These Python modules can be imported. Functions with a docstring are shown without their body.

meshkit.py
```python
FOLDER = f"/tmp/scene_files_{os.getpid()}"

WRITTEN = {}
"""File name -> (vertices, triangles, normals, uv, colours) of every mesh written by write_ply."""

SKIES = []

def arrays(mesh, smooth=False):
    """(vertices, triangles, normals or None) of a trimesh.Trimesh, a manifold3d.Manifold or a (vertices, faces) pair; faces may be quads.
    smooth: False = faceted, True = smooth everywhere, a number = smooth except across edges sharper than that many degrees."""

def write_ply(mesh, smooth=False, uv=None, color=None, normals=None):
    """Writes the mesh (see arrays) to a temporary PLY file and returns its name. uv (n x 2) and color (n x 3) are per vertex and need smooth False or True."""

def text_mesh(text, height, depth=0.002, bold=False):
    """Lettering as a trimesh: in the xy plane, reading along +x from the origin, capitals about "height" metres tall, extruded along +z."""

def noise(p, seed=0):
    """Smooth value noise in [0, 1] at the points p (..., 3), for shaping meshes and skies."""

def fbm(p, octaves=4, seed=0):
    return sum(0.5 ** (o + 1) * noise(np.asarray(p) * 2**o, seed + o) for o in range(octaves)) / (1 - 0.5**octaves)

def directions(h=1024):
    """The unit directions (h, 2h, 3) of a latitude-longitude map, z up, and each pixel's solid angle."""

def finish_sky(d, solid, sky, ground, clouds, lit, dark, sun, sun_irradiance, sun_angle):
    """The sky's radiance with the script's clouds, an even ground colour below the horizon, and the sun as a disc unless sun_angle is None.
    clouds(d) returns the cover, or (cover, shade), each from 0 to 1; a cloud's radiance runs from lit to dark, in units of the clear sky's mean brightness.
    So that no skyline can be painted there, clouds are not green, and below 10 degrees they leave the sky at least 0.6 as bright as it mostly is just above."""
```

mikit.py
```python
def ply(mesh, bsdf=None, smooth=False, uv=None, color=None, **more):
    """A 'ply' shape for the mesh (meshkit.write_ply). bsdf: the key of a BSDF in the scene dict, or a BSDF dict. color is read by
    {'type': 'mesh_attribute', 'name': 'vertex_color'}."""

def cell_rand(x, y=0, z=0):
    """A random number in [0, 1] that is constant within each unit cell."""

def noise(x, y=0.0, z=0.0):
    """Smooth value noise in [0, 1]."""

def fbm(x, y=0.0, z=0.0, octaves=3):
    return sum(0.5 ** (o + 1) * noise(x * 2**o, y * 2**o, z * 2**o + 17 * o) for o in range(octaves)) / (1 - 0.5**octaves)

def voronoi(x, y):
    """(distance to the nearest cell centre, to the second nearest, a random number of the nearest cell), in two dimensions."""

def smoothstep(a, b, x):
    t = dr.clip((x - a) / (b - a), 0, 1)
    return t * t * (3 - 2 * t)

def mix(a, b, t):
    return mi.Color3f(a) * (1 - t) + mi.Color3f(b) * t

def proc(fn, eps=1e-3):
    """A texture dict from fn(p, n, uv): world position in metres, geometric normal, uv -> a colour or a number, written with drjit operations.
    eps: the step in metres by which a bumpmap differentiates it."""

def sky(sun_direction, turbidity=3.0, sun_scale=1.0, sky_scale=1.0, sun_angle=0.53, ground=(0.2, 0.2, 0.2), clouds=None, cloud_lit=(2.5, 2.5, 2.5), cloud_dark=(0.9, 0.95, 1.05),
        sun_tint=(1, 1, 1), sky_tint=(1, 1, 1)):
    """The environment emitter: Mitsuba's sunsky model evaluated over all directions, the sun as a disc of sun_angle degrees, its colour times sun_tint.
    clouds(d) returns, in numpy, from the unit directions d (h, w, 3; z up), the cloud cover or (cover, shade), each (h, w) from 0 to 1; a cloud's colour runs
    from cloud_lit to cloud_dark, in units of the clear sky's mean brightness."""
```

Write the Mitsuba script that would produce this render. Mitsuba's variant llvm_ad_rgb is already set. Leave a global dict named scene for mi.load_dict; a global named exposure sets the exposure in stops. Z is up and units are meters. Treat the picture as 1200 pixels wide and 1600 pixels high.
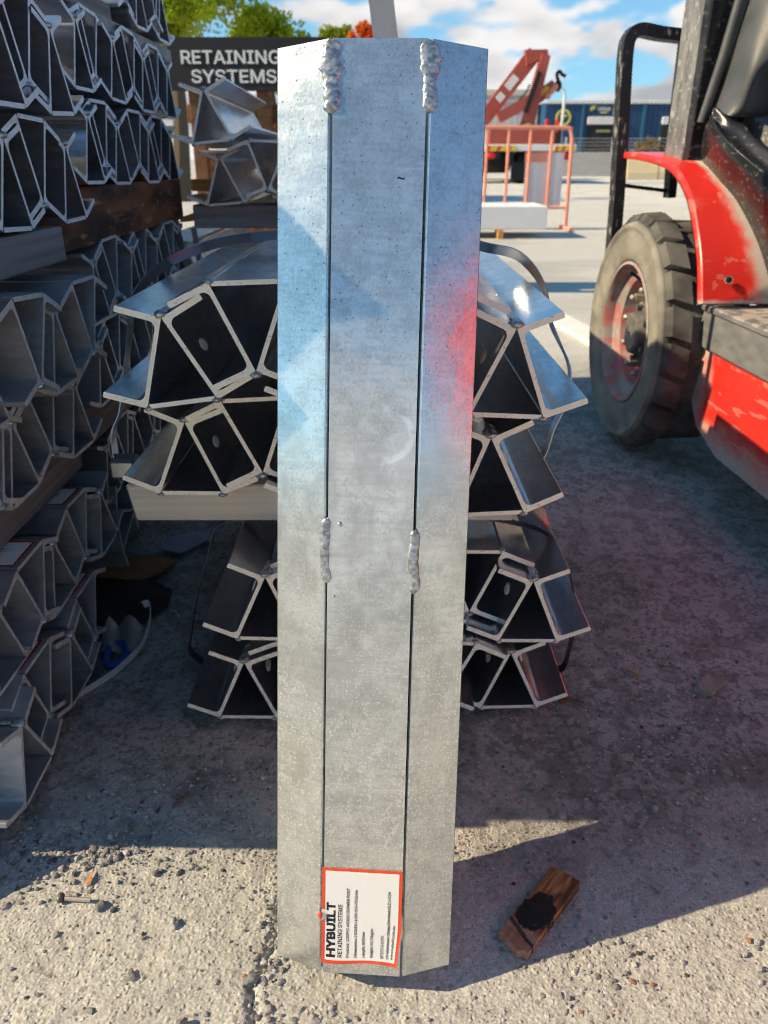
import math, random
import numpy as np, trimesh, manifold3d as m3, shapely
import shapely.geometry as sg
import mitsuba as mi, drjit as dr
import mikit, meshkit
from mikit import noise, fbm, voronoi, cell_rand, smoothstep, mix

T = mi.ScalarTransform4f
scene = {'type': 'scene'}
labels = {}
rng = np.random.default_rng(7)
random.seed(7)

# ------------------------------------------------------------------ camera, sky, exposure
exposure = 2.2
EYE = [0.0, 0.0, 0.719]
PITCH = math.radians(24.6)
scene['camera'] = {
    'type': 'thinlens', 'fov': 53.13, 'fov_axis': 'x',
    'aperture_radius': 0.0013, 'focus_distance': 0.66, 'near_clip': 0.02, 'far_clip': 2000.0,
    'to_world': T().look_at(origin=EYE, target=[0, math.cos(PITCH), EYE[2] - math.sin(PITCH)], up=[0, 0, 1]),
    'film': {'type': 'hdrfilm', 'width': 768, 'height': 1024},
    'sampler': {'type': 'independent', 'sample_count': 64},
}


def clouds(d):
    az = np.arctan2(d[..., 0], d[..., 1])
    el = np.arcsin(np.clip(d[..., 2], -1, 1))
    up = np.maximum(el, 0.0)
    q = np.stack([d[..., 0] * 11.0, d[..., 1] * 11.0, np.sqrt(up + 0.01) * 17.0], -1)
    puff = 1 - np.abs(2 * meshkit.fbm(q * 0.9 + np.array([3.1, 7.7, 1.3]), 5, seed=5) - 1)
    n = 0.55 * meshkit.fbm(q * 0.55 + np.array([1.0, 2.0, 0.4]), 5, seed=9) + 0.45 * (puff - .25)
    big = meshkit.fbm(q * 0.2 + np.array([9.2, 1.1, 4.0]), 3, seed=11)
    bank = np.exp(-((az - 0.145) / 0.085) ** 2 - ((el - 0.085) / 0.075) ** 2) * 0.155
    bank += np.exp(-((az - 0.36) / 0.08) ** 2 - ((el - 0.10) / 0.07) ** 2) * 0.22
    low = 0.20 * np.exp(-(up / 0.055) ** 2)
    v = 0.62 * n + 0.38 * big + bank + low - 0.15 * np.clip((el - .15) / .2, 0, 1)
    # banks of cloud stand over the street behind the photographer as well
    v += 0.20 * np.clip((-.25 * d[..., 0] - .97 * d[..., 1] - .70) / .25, 0, 1) * np.exp(-((el - .22) / .28) ** 2)
    cover = np.clip((v - 0.555) / 0.055, 0, 1)
    cover = cover * cover * (3 - 2 * cover)
    above = meshkit.fbm((q + np.array([0, 0, .55])) * 0.55 + np.array([1.0, 2.0, 0.4]), 5, seed=9)
    shade = np.clip((above - 0.43) * 4.0, 0, 0.85)
    return cover, shade


SUN = [-1.5, -0.22, 1.0]
scene['sky'] = mikit.sky(SUN, turbidity=2.2, sky_tint=(.71, .98, 1.06), sun_tint=(.98, .98, .93), clouds=clouds, ground=(0.3, 0.28, 0.25),
                         cloud_lit=(2.7, 2.65, 2.6), cloud_dark=(1.05, 1.12, 1.2))


# ------------------------------------------------------------------ helpers
def free(name):
    if name not in USED:
        USED.add(name)
        return name
    k = 1
    while f'{name}_{k:03d}' in USED:
        k += 1
    USED.add(f'{name}_{k:03d}')
    return f'{name}_{k:03d}'


USED = set()


def tag(key, label=None, cat=None, group=None, kind=None):
    d = {}
    if label: d['label'] = label
    if cat: d['category'] = cat
    if group: d['group'] = group
    if kind: d['kind'] = kind
    labels[key] = d


def thing(name, label, cat, group=None):
    k = free(name)
    tag(k, label, cat, group)
    return k


def put(parent, name, mesh, bsdf, smooth=False, label=None, xf=None, **kw):
    """one part: mesh is a trimesh / manifold, or a shape dict made before"""
    k = free(parent + '__' + name) if parent else free(name)
    sh = dict(mesh) if isinstance(mesh, dict) else mikit.ply(mesh, bsdf, smooth=smooth, **kw)
    if isinstance(mesh, dict) and bsdf is not None:
        sh['bsdf'] = {'type': 'ref', 'id': bsdf}
    if xf is not None:
        sh['to_world'] = xf
    scene[k] = sh
    if label:
        tag(k, label)
    return k


def M(mesh):
    return m3.Manifold(m3.Mesh(np.asarray(mesh.vertices, np.float32), np.asarray(mesh.faces, np.uint32)))


def TM(man):
    m = man.to_mesh()
    return trimesh.Trimesh(np.array(m.vert_properties[:, :3]), np.array(m.tri_verts), process=False)


def box(x0, x1, y0, y1, z0, z1, c=0.0):
    sx, sy, sz = (x1 - x0) / 2, (y1 - y0) / 2, (z1 - z0) / 2
    ctr = np.array([(x0 + x1) / 2, (y0 + y1) / 2, (z0 + z1) / 2])
    if c <= 0:
        b = trimesh.creation.box(extents=[2 * sx, 2 * sy, 2 * sz])
    else:
        c = min(c, .45 * min(sx, sy, sz) * 2)
        pts = []
        for a in (-1, 1):
            for b_ in (-1, 1):
                for g in (-1, 1):
                    pts += [[a * (sx - c), b_ * (sy - c), g * sz], [a * (sx - c), b_ * sy, g * (sz - c)], [a * sx, b_ * (sy - c), g * (sz - c)]]
        b = trimesh.convex.convex_hull(np.array(pts))
    b.apply_translation(ctr)
    return b


def cat(*ms):
    return trimesh.util.concatenate(list(ms))


def hull(pts):
    return trimesh.convex.convex_hull(np.asarray(pts, float))


def tube(pts, r, n=10, caps=True):
    p = np.asarray(pts, float)
    r = np.broadcast_to(r, (len(p),))
    t = np.gradient(p, axis=0)
    t /= np.linalg.norm(t, axis=1, keepdims=True) + 1e-12
    a = np.cross(t[0], [0, 0, 1.0] if abs(t[0][2]) < .9 else [1.0, 0, 0])
    a /= np.linalg.norm(a)
    V = []
    for i in range(len(p)):
        a = a - t[i] * (a @ t[i]); a /= np.linalg.norm(a)
        b = np.cross(t[i], a)
        ang = np.arange(n) * 2 * math.pi / n
        V.append(p[i] + r[i] * (np.cos(ang)[:, None] * a + np.sin(ang)[:, None] * b))
    V = np.vstack(V); F = []
    for i in range(len(p) - 1):
        for j in range(n):
            q = [i * n + j, i * n + (j + 1) % n, (i + 1) * n + (j + 1) % n, (i + 1) * n + j]
            F += [[q[0], q[1], q[2]], [q[0], q[2], q[3]]]
    if caps:
        V = np.vstack([V, p[0], p[-1]]); k = len(V)
        for j in range(n):
            F.append([(j + 1) % n, j, k - 2]); F.append([(len(p) - 1) * n + j, (len(p) - 1) * n + (j + 1) % n, k - 1])
    return trimesh.Trimesh(V, np.array(F), process=False)


def strip(pts, width_dir, w, t):
    """flat band along a polyline: width w along width_dir, thickness t"""
    p = np.asarray(pts, float); tn = np.gradient(p, axis=0); tn /= np.linalg.norm(tn, axis=1, keepdims=True)
    wd = np.asarray(width_dir, float)
    if wd.ndim == 1: wd = np.tile(wd, (len(p), 1))
    wd = wd - tn * (wd * tn).sum(1, keepdims=True); wd /= np.linalg.norm(wd, axis=1, keepdims=True)
    nn = np.cross(tn, wd)
    ring = [p + wd * w / 2 + nn * t / 2, p - wd * w / 2 + nn * t / 2, p - wd * w / 2 - nn * t / 2, p + wd * w / 2 - nn * t / 2]
    V = np.stack(ring, 1).reshape(-1, 3); F = []
    for i in range(len(p) - 1):
        for j in range(4):
            a, b = i * 4 + j, i * 4 + (j + 1) % 4
            F += [[a, b, b + 4], [a, b + 4, a + 4]]
    e = (len(p) - 1) * 4
    F += [[2, 1, 0], [3, 2, 0], [e, e + 1, e + 2], [e, e + 2, e + 3]]
    m = trimesh.Trimesh(V, np.array(F), process=False)
    m.fix_normals()
    return m


def grid(P):
    """(n, m, 3) points -> open surface"""
    n, m = P.shape[:2]
    i, j = np.meshgrid(np.arange(n - 1), np.arange(m - 1), indexing='ij')
    q = np.stack([i * m + j, (i + 1) * m + j, (i + 1) * m + j + 1, i * m + j + 1], -1).reshape(-1, 4)
    return trimesh.Trimesh(P.reshape(-1, 3), np.vstack([q[:, [0, 1, 2]], q[:, [0, 2, 3]]]), process=False)


def catmull(pts, k=8):
    p = np.asarray(pts, float); p = np.vstack([2 * p[0] - p[1], p, 2 * p[-1] - p[-2]]); out = []
    for i in range(1, len(p) - 2):
        for s in np.linspace(0, 1, k, endpoint=False):
            a, b, c, d = p[i - 1], p[i], p[i + 1], p[i + 2]
            out.append(.5 * (2 * b + (c - a) * s + (2 * a - 5 * b + 4 * c - d) * s * s + (3 * b - a - 3 * c + d) * s ** 3))
    return np.array(out + [p[-2]])


def extrude(poly, h):
    if isinstance(poly, (list, np.ndarray)):
        poly = sg.Polygon(poly)
    return trimesh.creation.extrude_polygon(poly, h, engine='earcut')


def rgb(*v):
    return {'type': 'rgb', 'value': list(v)}


def mat(name, color, rough=.6, metal=0.0, bump=None, bump_eps=1e-3, two=True, **kw):
    c = rgb(*color) if isinstance(color, (tuple, list)) else mikit.proc(color)
    d = {'type': 'principled', 'base_color': c, 'roughness': mikit.proc(rough) if callable(rough) else float(rough), 'metallic': mikit.proc(metal) if callable(metal) else float(metal), **kw}
    if bump is not None:
        d = {'type': 'bumpmap', 'nested': d, 'tex': mikit.proc(bump, bump_eps), 'scale': 1.0}
        d = {'type': 'bumpmap', 'arbitrary': mikit.proc(bump, bump_eps), 'bsdf': d['nested'], 'scale': 1.0}
    if two:
        d = {'type': 'twosided', 'bsdf': d}
    scene[name] = d


# ------------------------------------------------------------------ the post section (two channels and a closing plate)
HALF = 0.386
W_ = np.array([-HALF, -math.sqrt(1 - HALF ** 2)])
O_ = np.array([W_[1], -W_[0]])
C_ = 0.1 * W_
LEN = 0.8


def channel_section(fl=0.048, tw=0.0047, tf=0.0065, r=0.0075):
    """left channel: s along the web from the apex, o outwards"""
    pts = [(0.0012, 0), (.1 - .0012, 0), (.1, .0012), (.1, fl - .001), (.1 - .001, fl), (.1 - tf + .001, fl), (.1 - tf, fl - .001)]
    for a in np.linspace(0, math.pi / 2, 6):
        pts.append((.1 - tf - r + r * math.cos(a), tw + r - r * math.sin(a)))
    for a in np.linspace(math.pi / 2, math.pi, 6):
        pts.append((tf + r + r * math.cos(a), tw + r - r * math.sin(a)))
    pts += [(tf, fl - .001), (tf - .001, fl), (.001, fl), (0, fl - .001), (0, .0012)]
    p = np.array(pts)
    return p[:, :1] * W_ + p[:, 1:] * O_


def bar(section, length, steps=1):
    """extrude a (u, v) section along +y; u -> x, v -> z.  uv.x = 1 on the sawn ends"""
    poly = sg.Polygon(section)
    m = extrude(poly, length)
    v = np.asarray(m.vertices)
    m = trimesh.Trimesh(np.stack([v[:, 0], v[:, 2], v[:, 1]], 1), m.faces[:, ::-1], process=False)
    return m


def smooth_ends(m):
    """split so that the ends carry uv 1 and the rolled sides shade smoothly round the fillets"""
    v, f = np.asarray(m.vertices), np.asarray(m.faces)
    n = m.face_normals
    capf = np.abs(n[:, 1]) > .9
    tri = v[f].reshape(-1, 3)
    uv = np.repeat(capf.astype(float), 3)
    N = np.repeat(n, 3, 0)
    return trimesh.Trimesh(tri, np.arange(len(tri)).reshape(-1, 3), process=False), np.stack([uv, tri[:, 1]], 1)


def end_ply(m, bsdf):
    mm, uv = smooth_ends(m)
    return mikit.ply(mm, bsdf, smooth=False, uv=uv)


sec_l = channel_section()
sec_r = sec_l * [-1, 1]
PLATE_HW = 0.0358
sec_p = np.array([(-PLATE_HW, C_[1] - .0008), (PLATE_HW, C_[1] - .0008), (PLATE_HW, C_[1] + .0042), (-PLATE_HW, C_[1] + .0042)])


def blob(c, r, seed=0, n=2):
    s = trimesh.creation.icosphere(subdivisions=n, radius=1.0)
    v = np.asarray(s.vertices)
    k = 1 + .35 * (meshkit.fbm(v * 1.3 + seed * 3.7, 3, seed=seed) - .5)
    s.vertices = v * k[:, None] * np.asarray(r) + np.asarray(c)
    return s


def bead(x, l0, l1, z, r, seed, tall=.5, drip=0.0):
    """run of weld fused to the plate: a low, rippled ridge along y from l0 to l1 at height z (facing -z)"""
    n, m = 70, 17
    t, a = np.meshgrid(np.linspace(0, 1, n), np.linspace(0, math.pi, m), indexing='ij')
    l = l0 + (l1 - l0) * t
    end = np.clip(np.minimum(t, 1 - t) / .07, 0, 1) ** .5
    f = lambda k, o, ss: meshkit.fbm(np.stack([l * k, a * o, 0 * l + seed], -1), ss, seed=seed) - .5
    ro = 1.1 if drip else .45
    w = r * (.86 + ro * f(95, 0, 3)) * end * (1 + drip * np.exp(-((t - .30) / .20) ** 2) - .25 * drip * np.exp(-((t - .60) / .05) ** 2))
    wl = 1 + .45 * ro * f(150, .6, 3)
    h = tall * r * (.9 + .8 * ro * f(120, .5, 3)) * end
    rip = .05 * r * np.sin((l / .0017 + 2.2 * np.abs(np.cos(a)) + 3 * f(60, .3, 2)) * 2 * math.pi) * np.sin(a)
    cx = x + 1.3 * r * f(45, 0, 2) * .6
    px = cx + np.cos(a) * w * wl
    pz = z - np.sin(a) ** .8 * h - rip * end - .12 * r * f(800, 3, 2) * np.sin(a) + .0004
    return grid(np.stack([px, l, pz], -1))


# ------------------------------------------------------------------ materials
# galvanised steel: world-space spangle and dirt; uv.x marks the paler sawn ends
def galv_color(p, n, uv):
    big = fbm(p.x * 9 + 3, p.y * 9, p.z * 9, 3)
    fine = fbm(p.x * 160, p.y * 60, p.z * 160, 2)
    c = mix((.42, .445, .475), (.62, .645, .67), smoothstep(.25, .75, .6 * big + .4 * fine))
    spot = smoothstep(.73, .80, noise(p.x * 240, p.y * 240, p.z * 240))
    c = mix(c, (.7, .7, .7), spot * .45)
    rust = smoothstep(.66, .78, fbm(p.x * 14 + 31, p.y * 5, p.z * 14 + 7, 3)) * .45
    c = mix(c, (.16, .12, .095), rust)
    e = mix((.78, .73, .62), (.94, .89, .78), fbm(p.x * 120, p.y * 120, p.z * 120 + 4, 3))
    pit = smoothstep(.70, .82, noise(p.x * 420, p.y * 420, p.z * 420))
    e = mix(e, (.36, .35, .32), pit * .55)
    return mix(c, e, smoothstep(.4, .6, uv.x))


def galv_metal(p, n, uv):
    return mi.Float(.93) * (1 - smoothstep(.4, .6, uv.x) * .92)


def galv_rough(p, n, uv):
    f = .11 + .20 * fbm(p.x * 22, p.y * 12, p.z * 22 + 9, 3)
    return f + smoothstep(.4, .6, uv.x) * .3


def galv_bump(p, n, uv):
    return .00030 * fbm(p.x * 75, p.y * 28, p.z * 75, 2) + .00005 * noise(p.x * 500, p.y * 350, p.z * 500)


mat('galvanised', galv_color, galv_rough, galv_metal, bump=galv_bump, bump_eps=1.5e-3)


def dull_color(p, n, uv):
    big = fbm(p.x * 8 + 13, p.y * 8, p.z * 8, 3)
    fine = fbm(p.x * 60, p.y * 160, p.z * 160, 2)
    c = mix((.40, .415, .44), (.60, .62, .645), smoothstep(.25, .75, .6 * big + .4 * fine))
    c = mix(c, (.19, .165, .14), smoothstep(.58, .75, fbm(p.x * 5 + 31, p.y * 14, p.z * 14 + 7, 3)) * .6)
    e = mix((.50, .525, .56), (.82, .84, .86), fbm(p.x * 120, p.y * 120, p.z * 120 + 4, 3))
    return mix(c, e, smoothstep(.4, .6, uv.x))


mat('galvanised_dull', dull_color, galv_rough, lambda p, n, uv: mi.Float(.87) * (1 - smoothstep(.4, .6, uv.x) * .85),
    bump=lambda p, n, uv: .0004 * fbm(p.x * 28, p.y * 75, p.z * 75, 2), bump_eps=1.5e-3)


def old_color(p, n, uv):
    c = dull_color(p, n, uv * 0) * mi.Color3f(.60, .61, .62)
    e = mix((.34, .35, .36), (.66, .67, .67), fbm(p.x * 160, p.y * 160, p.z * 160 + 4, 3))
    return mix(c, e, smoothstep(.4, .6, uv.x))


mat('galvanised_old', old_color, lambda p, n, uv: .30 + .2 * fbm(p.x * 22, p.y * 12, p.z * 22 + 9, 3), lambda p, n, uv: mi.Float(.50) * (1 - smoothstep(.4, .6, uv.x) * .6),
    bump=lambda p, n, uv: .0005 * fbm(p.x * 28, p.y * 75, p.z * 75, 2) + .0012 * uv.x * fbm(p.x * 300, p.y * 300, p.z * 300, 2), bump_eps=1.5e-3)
mat('weld_zinc', lambda p, n, uv: mix((.26, .275, .28), (.58, .60, .60), smoothstep(.25, .75, fbm(p.x * 320, p.y * 320, p.z * 320, 3))), lambda p, n, uv: .24 + .22 * fbm(p.x * 200, p.y * 200, p.z * 200, 2), .78)
mat('pale_oval', (.86, .84, .80), .5, .1)  # bright pale finish for the oval discs on the webs

# the leaning post, in its own frame
EX = np.array([0.99818328, -0.05967028, -0.00834212])
DN = np.array([-0.02341452, -0.25660246, -0.96623338])
EY = np.array([0.0555148, 0.96467333, -0.25753343])
APEX = np.array([0.00257785, 0.76600669, 0.77912767])
POST = np.eye(4); POST[:3, 0], POST[:3, 1], POST[:3, 2], POST[:3, 3] = EX, DN, EY, APEX


def post_local(p):
    x, y, z = p.x - APEX[0], p.y - APEX[1], p.z - APEX[2]
    return (x * EX[0] + y * EX[1] + z * EX[2], x * DN[0] + y * DN[1] + z * DN[2], x * EY[0] + y * EY[1] + z * EY[2])


def post_color(p, n, uv):
    u, l, v = post_local(p)
    grain = fbm(u * 620, l * 560, v * 620, 3)
    across = fbm(u * 48 + 5, l * 430, v * 30, 3)
    cloudy = fbm(u * 24 + 7, l * 20, v * 24, 4)
    mott = fbm(u * 85 + 3, l * 75, v * 85, 3)
    t = smoothstep(.27, .68, .40 * grain + .20 * across * (.4 + 1.2 * mott) + .22 * cloudy + .18 * mott)
    c = mix((.475, .50, .50), (.72, .755, .75), t)
    # dark mottled band in the middle, as if the zinc were thinner there
    band = smoothstep(.27, .36, l) * (1 - smoothstep(.44, .56, l)) * smoothstep(.42, .62, fbm(u * 60, l * 40 + 9, v * 60, 3))
    c = mix(c, mi.Color3f(.36, .365, .37), band * .55 * smoothstep(.35, .6, grain))
    stain = smoothstep(.56, .72, fbm(u * 16 + 2, l * 10 + 4, v * 16, 4))
    c = mix(c, (.52, .50, .41), stain * .25)
    # pale specks and scuffs, mostly low down
    a, b, w = voronoi(u * 330 + v * 120, l * 330)
    speck = (1 - smoothstep(.16, .32, a)) * smoothstep(.62, .68, w) * smoothstep(.36, .56, l) * smoothstep(.40, .52, cloudy + .06)
    c = mix(c, (.93, .94, .93), speck * .9)
    scuff = smoothstep(.60, .66, fbm(u * 150 + l * 60, l * 42, v * 150, 3)) * smoothstep(.45, .62, l) * smoothstep(.5, .6, fbm(u * 420, l * 420, v * 420, 2))
    c = mix(c, (.90, .91, .90), scuff * .55)
    a2, b2, w2 = voronoi(u * 210 + v * 90 + 40, l * 210)
    pit = (1 - smoothstep(.05, .20, a2)) * smoothstep(.86, .9, w2) * (1 - smoothstep(.2, .34, l))
    c = mix(c, (.12, .13, .14), pit * .8)
    # a faint ring stamped on the plate
    rr = dr.sqrt(dr.square(u - .011) + dr.square(l - .2985))
    ring = (1 - smoothstep(.0013, .0038, dr.abs(rr - .0212))) * smoothstep(.25, .55, fbm(u * 90, l * 90, 0.0, 2)) * (.35 + .65 * smoothstep(.25, .5, noise(u * 45 + 3, l * 45)))
    ring = ring * (1 - smoothstep(-.0925, -.089, v))
    c = mix(c, (.86, .88, .88), ring * .95)
    # hair scratches
    s1 = (1 - smoothstep(.0002, .0007, dr.abs(u + .004 - .004 * noise(l * 30)))) * smoothstep(.36, .37, l) * (1 - smoothstep(.47, .49, l))
    s2 = (1 - smoothstep(.0002, .0007, dr.abs(u - .013 - (l - .40) * .35))) * smoothstep(.375, .385, l) * (1 - smoothstep(.425, .44, l))
    c = mix(c, (.9, .9, .88), dr.maximum(s1, s2) * .22)
    mark = (1 - smoothstep(.0004, .0010, dr.abs(l - .0995 - .0012 * noise(u * 420)))) * smoothstep(.012, .013, u) * (1 - smoothstep(.022, .023, u)) * smoothstep(.35, .5, noise(u * 500))
    c = mix(c, (.06, .06, .06), mark)
    e = mix((.45, .45, .43), (.66, .65, .62), grain)
    return mix(c, e, smoothstep(.4, .6, uv.x))


def post_rough(p, n, uv):
    u, l, v = post_local(p)
    return .11 + .09 * fbm(u * 40, l * 60, v * 40 + 9, 3) + .04 * fbm(u * 500, l * 450, v * 500, 2)


def post_bump(p, n, uv):
    u, l, v = post_local(p)
    return .00006 * fbm(u * 420, l * 380, v * 420, 3) + .00016 * fbm(u * 70, l * 85, v * 70, 2)


mat('post_zinc', post_color, post_rough, lambda p, n, uv: mi.Float(.80) * (1 - smoothstep(.4, .6, uv.x) * .8), bump=post_bump, bump_eps=4e-4)


# ground: worn concrete under grit
def ground_color(p, n, uv):
    big = fbm(p.x * 1.7 + 20, p.y * 1.7 + 3, 0.0, 4)
    mid = fbm(p.x * 14, p.y * 14, 0.0, 4)
    fine = fbm(p.x * 230, p.y * 230, 0.0, 3)
    c = mix((.37, .368, .335), (.555, .552, .512), smoothstep(.2, .8, .25 * big + .35 * mid + .4 * fine))
    c = c * (.80 + .40 * noise(p.x * 640, p.y * 640))
    a, b, w = voronoi(p.x * 260, p.y * 260)
    agg = (1 - smoothstep(.20, .36, a)) * smoothstep(.60, .66, w)
    shade = cell_rand(w * 917.0, 3.0)
    c = mix(c, mix((.13, .13, .135), (.60, .57, .52), shade), agg * .7)
    a2, b2, w2 = voronoi(p.x * 95 + 7, p.y * 95)
    agg2 = (1 - smoothstep(.22, .34, a2)) * smoothstep(.82, .86, w2)
    c = mix(c, mix((.16, .155, .15), (.50, .44, .36), cell_rand(w2 * 733.0, 5.0)), agg2 * .75)
    yard = smoothstep(.56, .80, p.y + .30 * (mid - .5)) * (1 - smoothstep(2.3, 3.2, p.y))  # band mask: colour turns darker and more mottled in the middle distance
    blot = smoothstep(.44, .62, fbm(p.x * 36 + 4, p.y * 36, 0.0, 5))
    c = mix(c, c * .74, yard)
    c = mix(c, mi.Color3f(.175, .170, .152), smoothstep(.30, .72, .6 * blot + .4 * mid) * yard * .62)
    dark_mottle = smoothstep(.48, .74, fbm(p.x * 150 + 9, p.y * 150, 0.0, 3))  # fine dark mottling inside the band
    c = mix(c, mi.Color3f(.078, .079, .073), dark_mottle * yard * .55)
    a3, b3, w3 = voronoi(p.x * 130 + 3, p.y * 130)
    c = mix(c, (.58, .56, .52), (1 - smoothstep(.14, .26, a3)) * smoothstep(.93, .95, w3) * .8)
    dark_patch = smoothstep(.46, .62, fbm(p.x * 3.2 + 8, p.y * 3.2 + 1, 0.0, 4))  # broad darker patches over the same stretch
    c = mix(c, c * .55, dark_patch * .55 * smoothstep(.55, .85, p.y + .25 * mid) * (1 - smoothstep(2.2, 3.4, p.y)))
    far = mix((.37, .36, .325), (.45, .44, .40), fbm(p.x * .7, p.y * .25 + 4, 0.0, 4))
    far = mix(far, far * .72, smoothstep(.58, .72, fbm(p.x * .9 + 3, p.y * 2.2, 0.0, 4)) * .6)
    return mix(c, far, smoothstep(2.0, 6.0, p.y))


def ground_bump(p, n, uv):
    near = 1 - smoothstep(3.0, 8.0, p.y)
    a, b, w = voronoi(p.x * 170, p.y * 170)
    return near * (.0008 * fbm(p.x * 150, p.y * 150, 0.0, 2) + .0011 * fbm(p.x * 430, p.y * 430, 0.0, 2) + .0009 * (1 - smoothstep(.1, .4, a)) * smoothstep(.55, .7, w))


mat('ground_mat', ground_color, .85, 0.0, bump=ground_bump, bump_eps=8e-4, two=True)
mat('stone_mat', {'type': 'mesh_attribute', 'name': 'vertex_color'} if False else (.3, .3, .3), .85)
scene['stone_mat'] = {'type': 'twosided', 'bsdf': {'type': 'principled', 'base_color': {'type': 'mesh_attribute', 'name': 'vertex_color'}, 'roughness': .85}}


def wood(dark, light, ax='x', sc=1.0):
    def fn(p, n, uv):
        l, s, q = (p.x, p.y, p.z) if ax == 'x' else (p.y, p.x, p.z)
        g = fbm(l * 5 * sc, s * 120 * sc, q * 120 * sc, 3)
        h = fbm(l * 2 * sc, s * 22 * sc, q * 22 * sc, 3)
        return mix(dark, light, smoothstep(.25, .75, .55 * g + .45 * h))
    return fn


mat('pale_timber', wood((.42, .40, .33), (.66, .62, .52)), .7, bump=lambda p, n, uv: .0006 * fbm(p.x * 12, p.y * 300, p.z * 300, 2))
mat('grey_timber', wood((.12, .115, .115), (.22, .21, .205), 'y'), .8, bump=lambda p, n, uv: .0006 * fbm(p.x * 300, p.y * 12, p.z * 300, 2))
mat('grey_timber_x', wood((.20, .19, .175), (.34, .33, .31), 'x'), .8)
mat('rusty_timber', lambda p, n, uv: mix(mix((.035, .018, .010), (.20, .075, .028), smoothstep(.3, .7, fbm(p.x * 30, p.y * 12, p.z * 34, 4))), (.34, .14, .05), smoothstep(.62, .78, fbm(p.x * 60, p.y * 30 + 3, p.z * 70, 3))), .85,
    bump=lambda p, n, uv: .003 * fbm(p.x * 60, p.y * 25, p.z * 60, 3))
mat('orange_timber', wood((.42, .18, .05), (.66, .33, .11)), .75)
mat('strap_steel', (.42, .43, .45), .22, .9)
mat('strap_dark', (.05, .05, .055), .35, .4)
mat('label_white', (.80, .80, .78), .45)
mat('label_red', (.74, .075, .025), .45)
mat('label_crimson', (.42, .012, .018), .45)
mat('ink', (.012, .012, .014), .5)
mat('ink_grey', (.035, .035, .037), .5)


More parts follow.
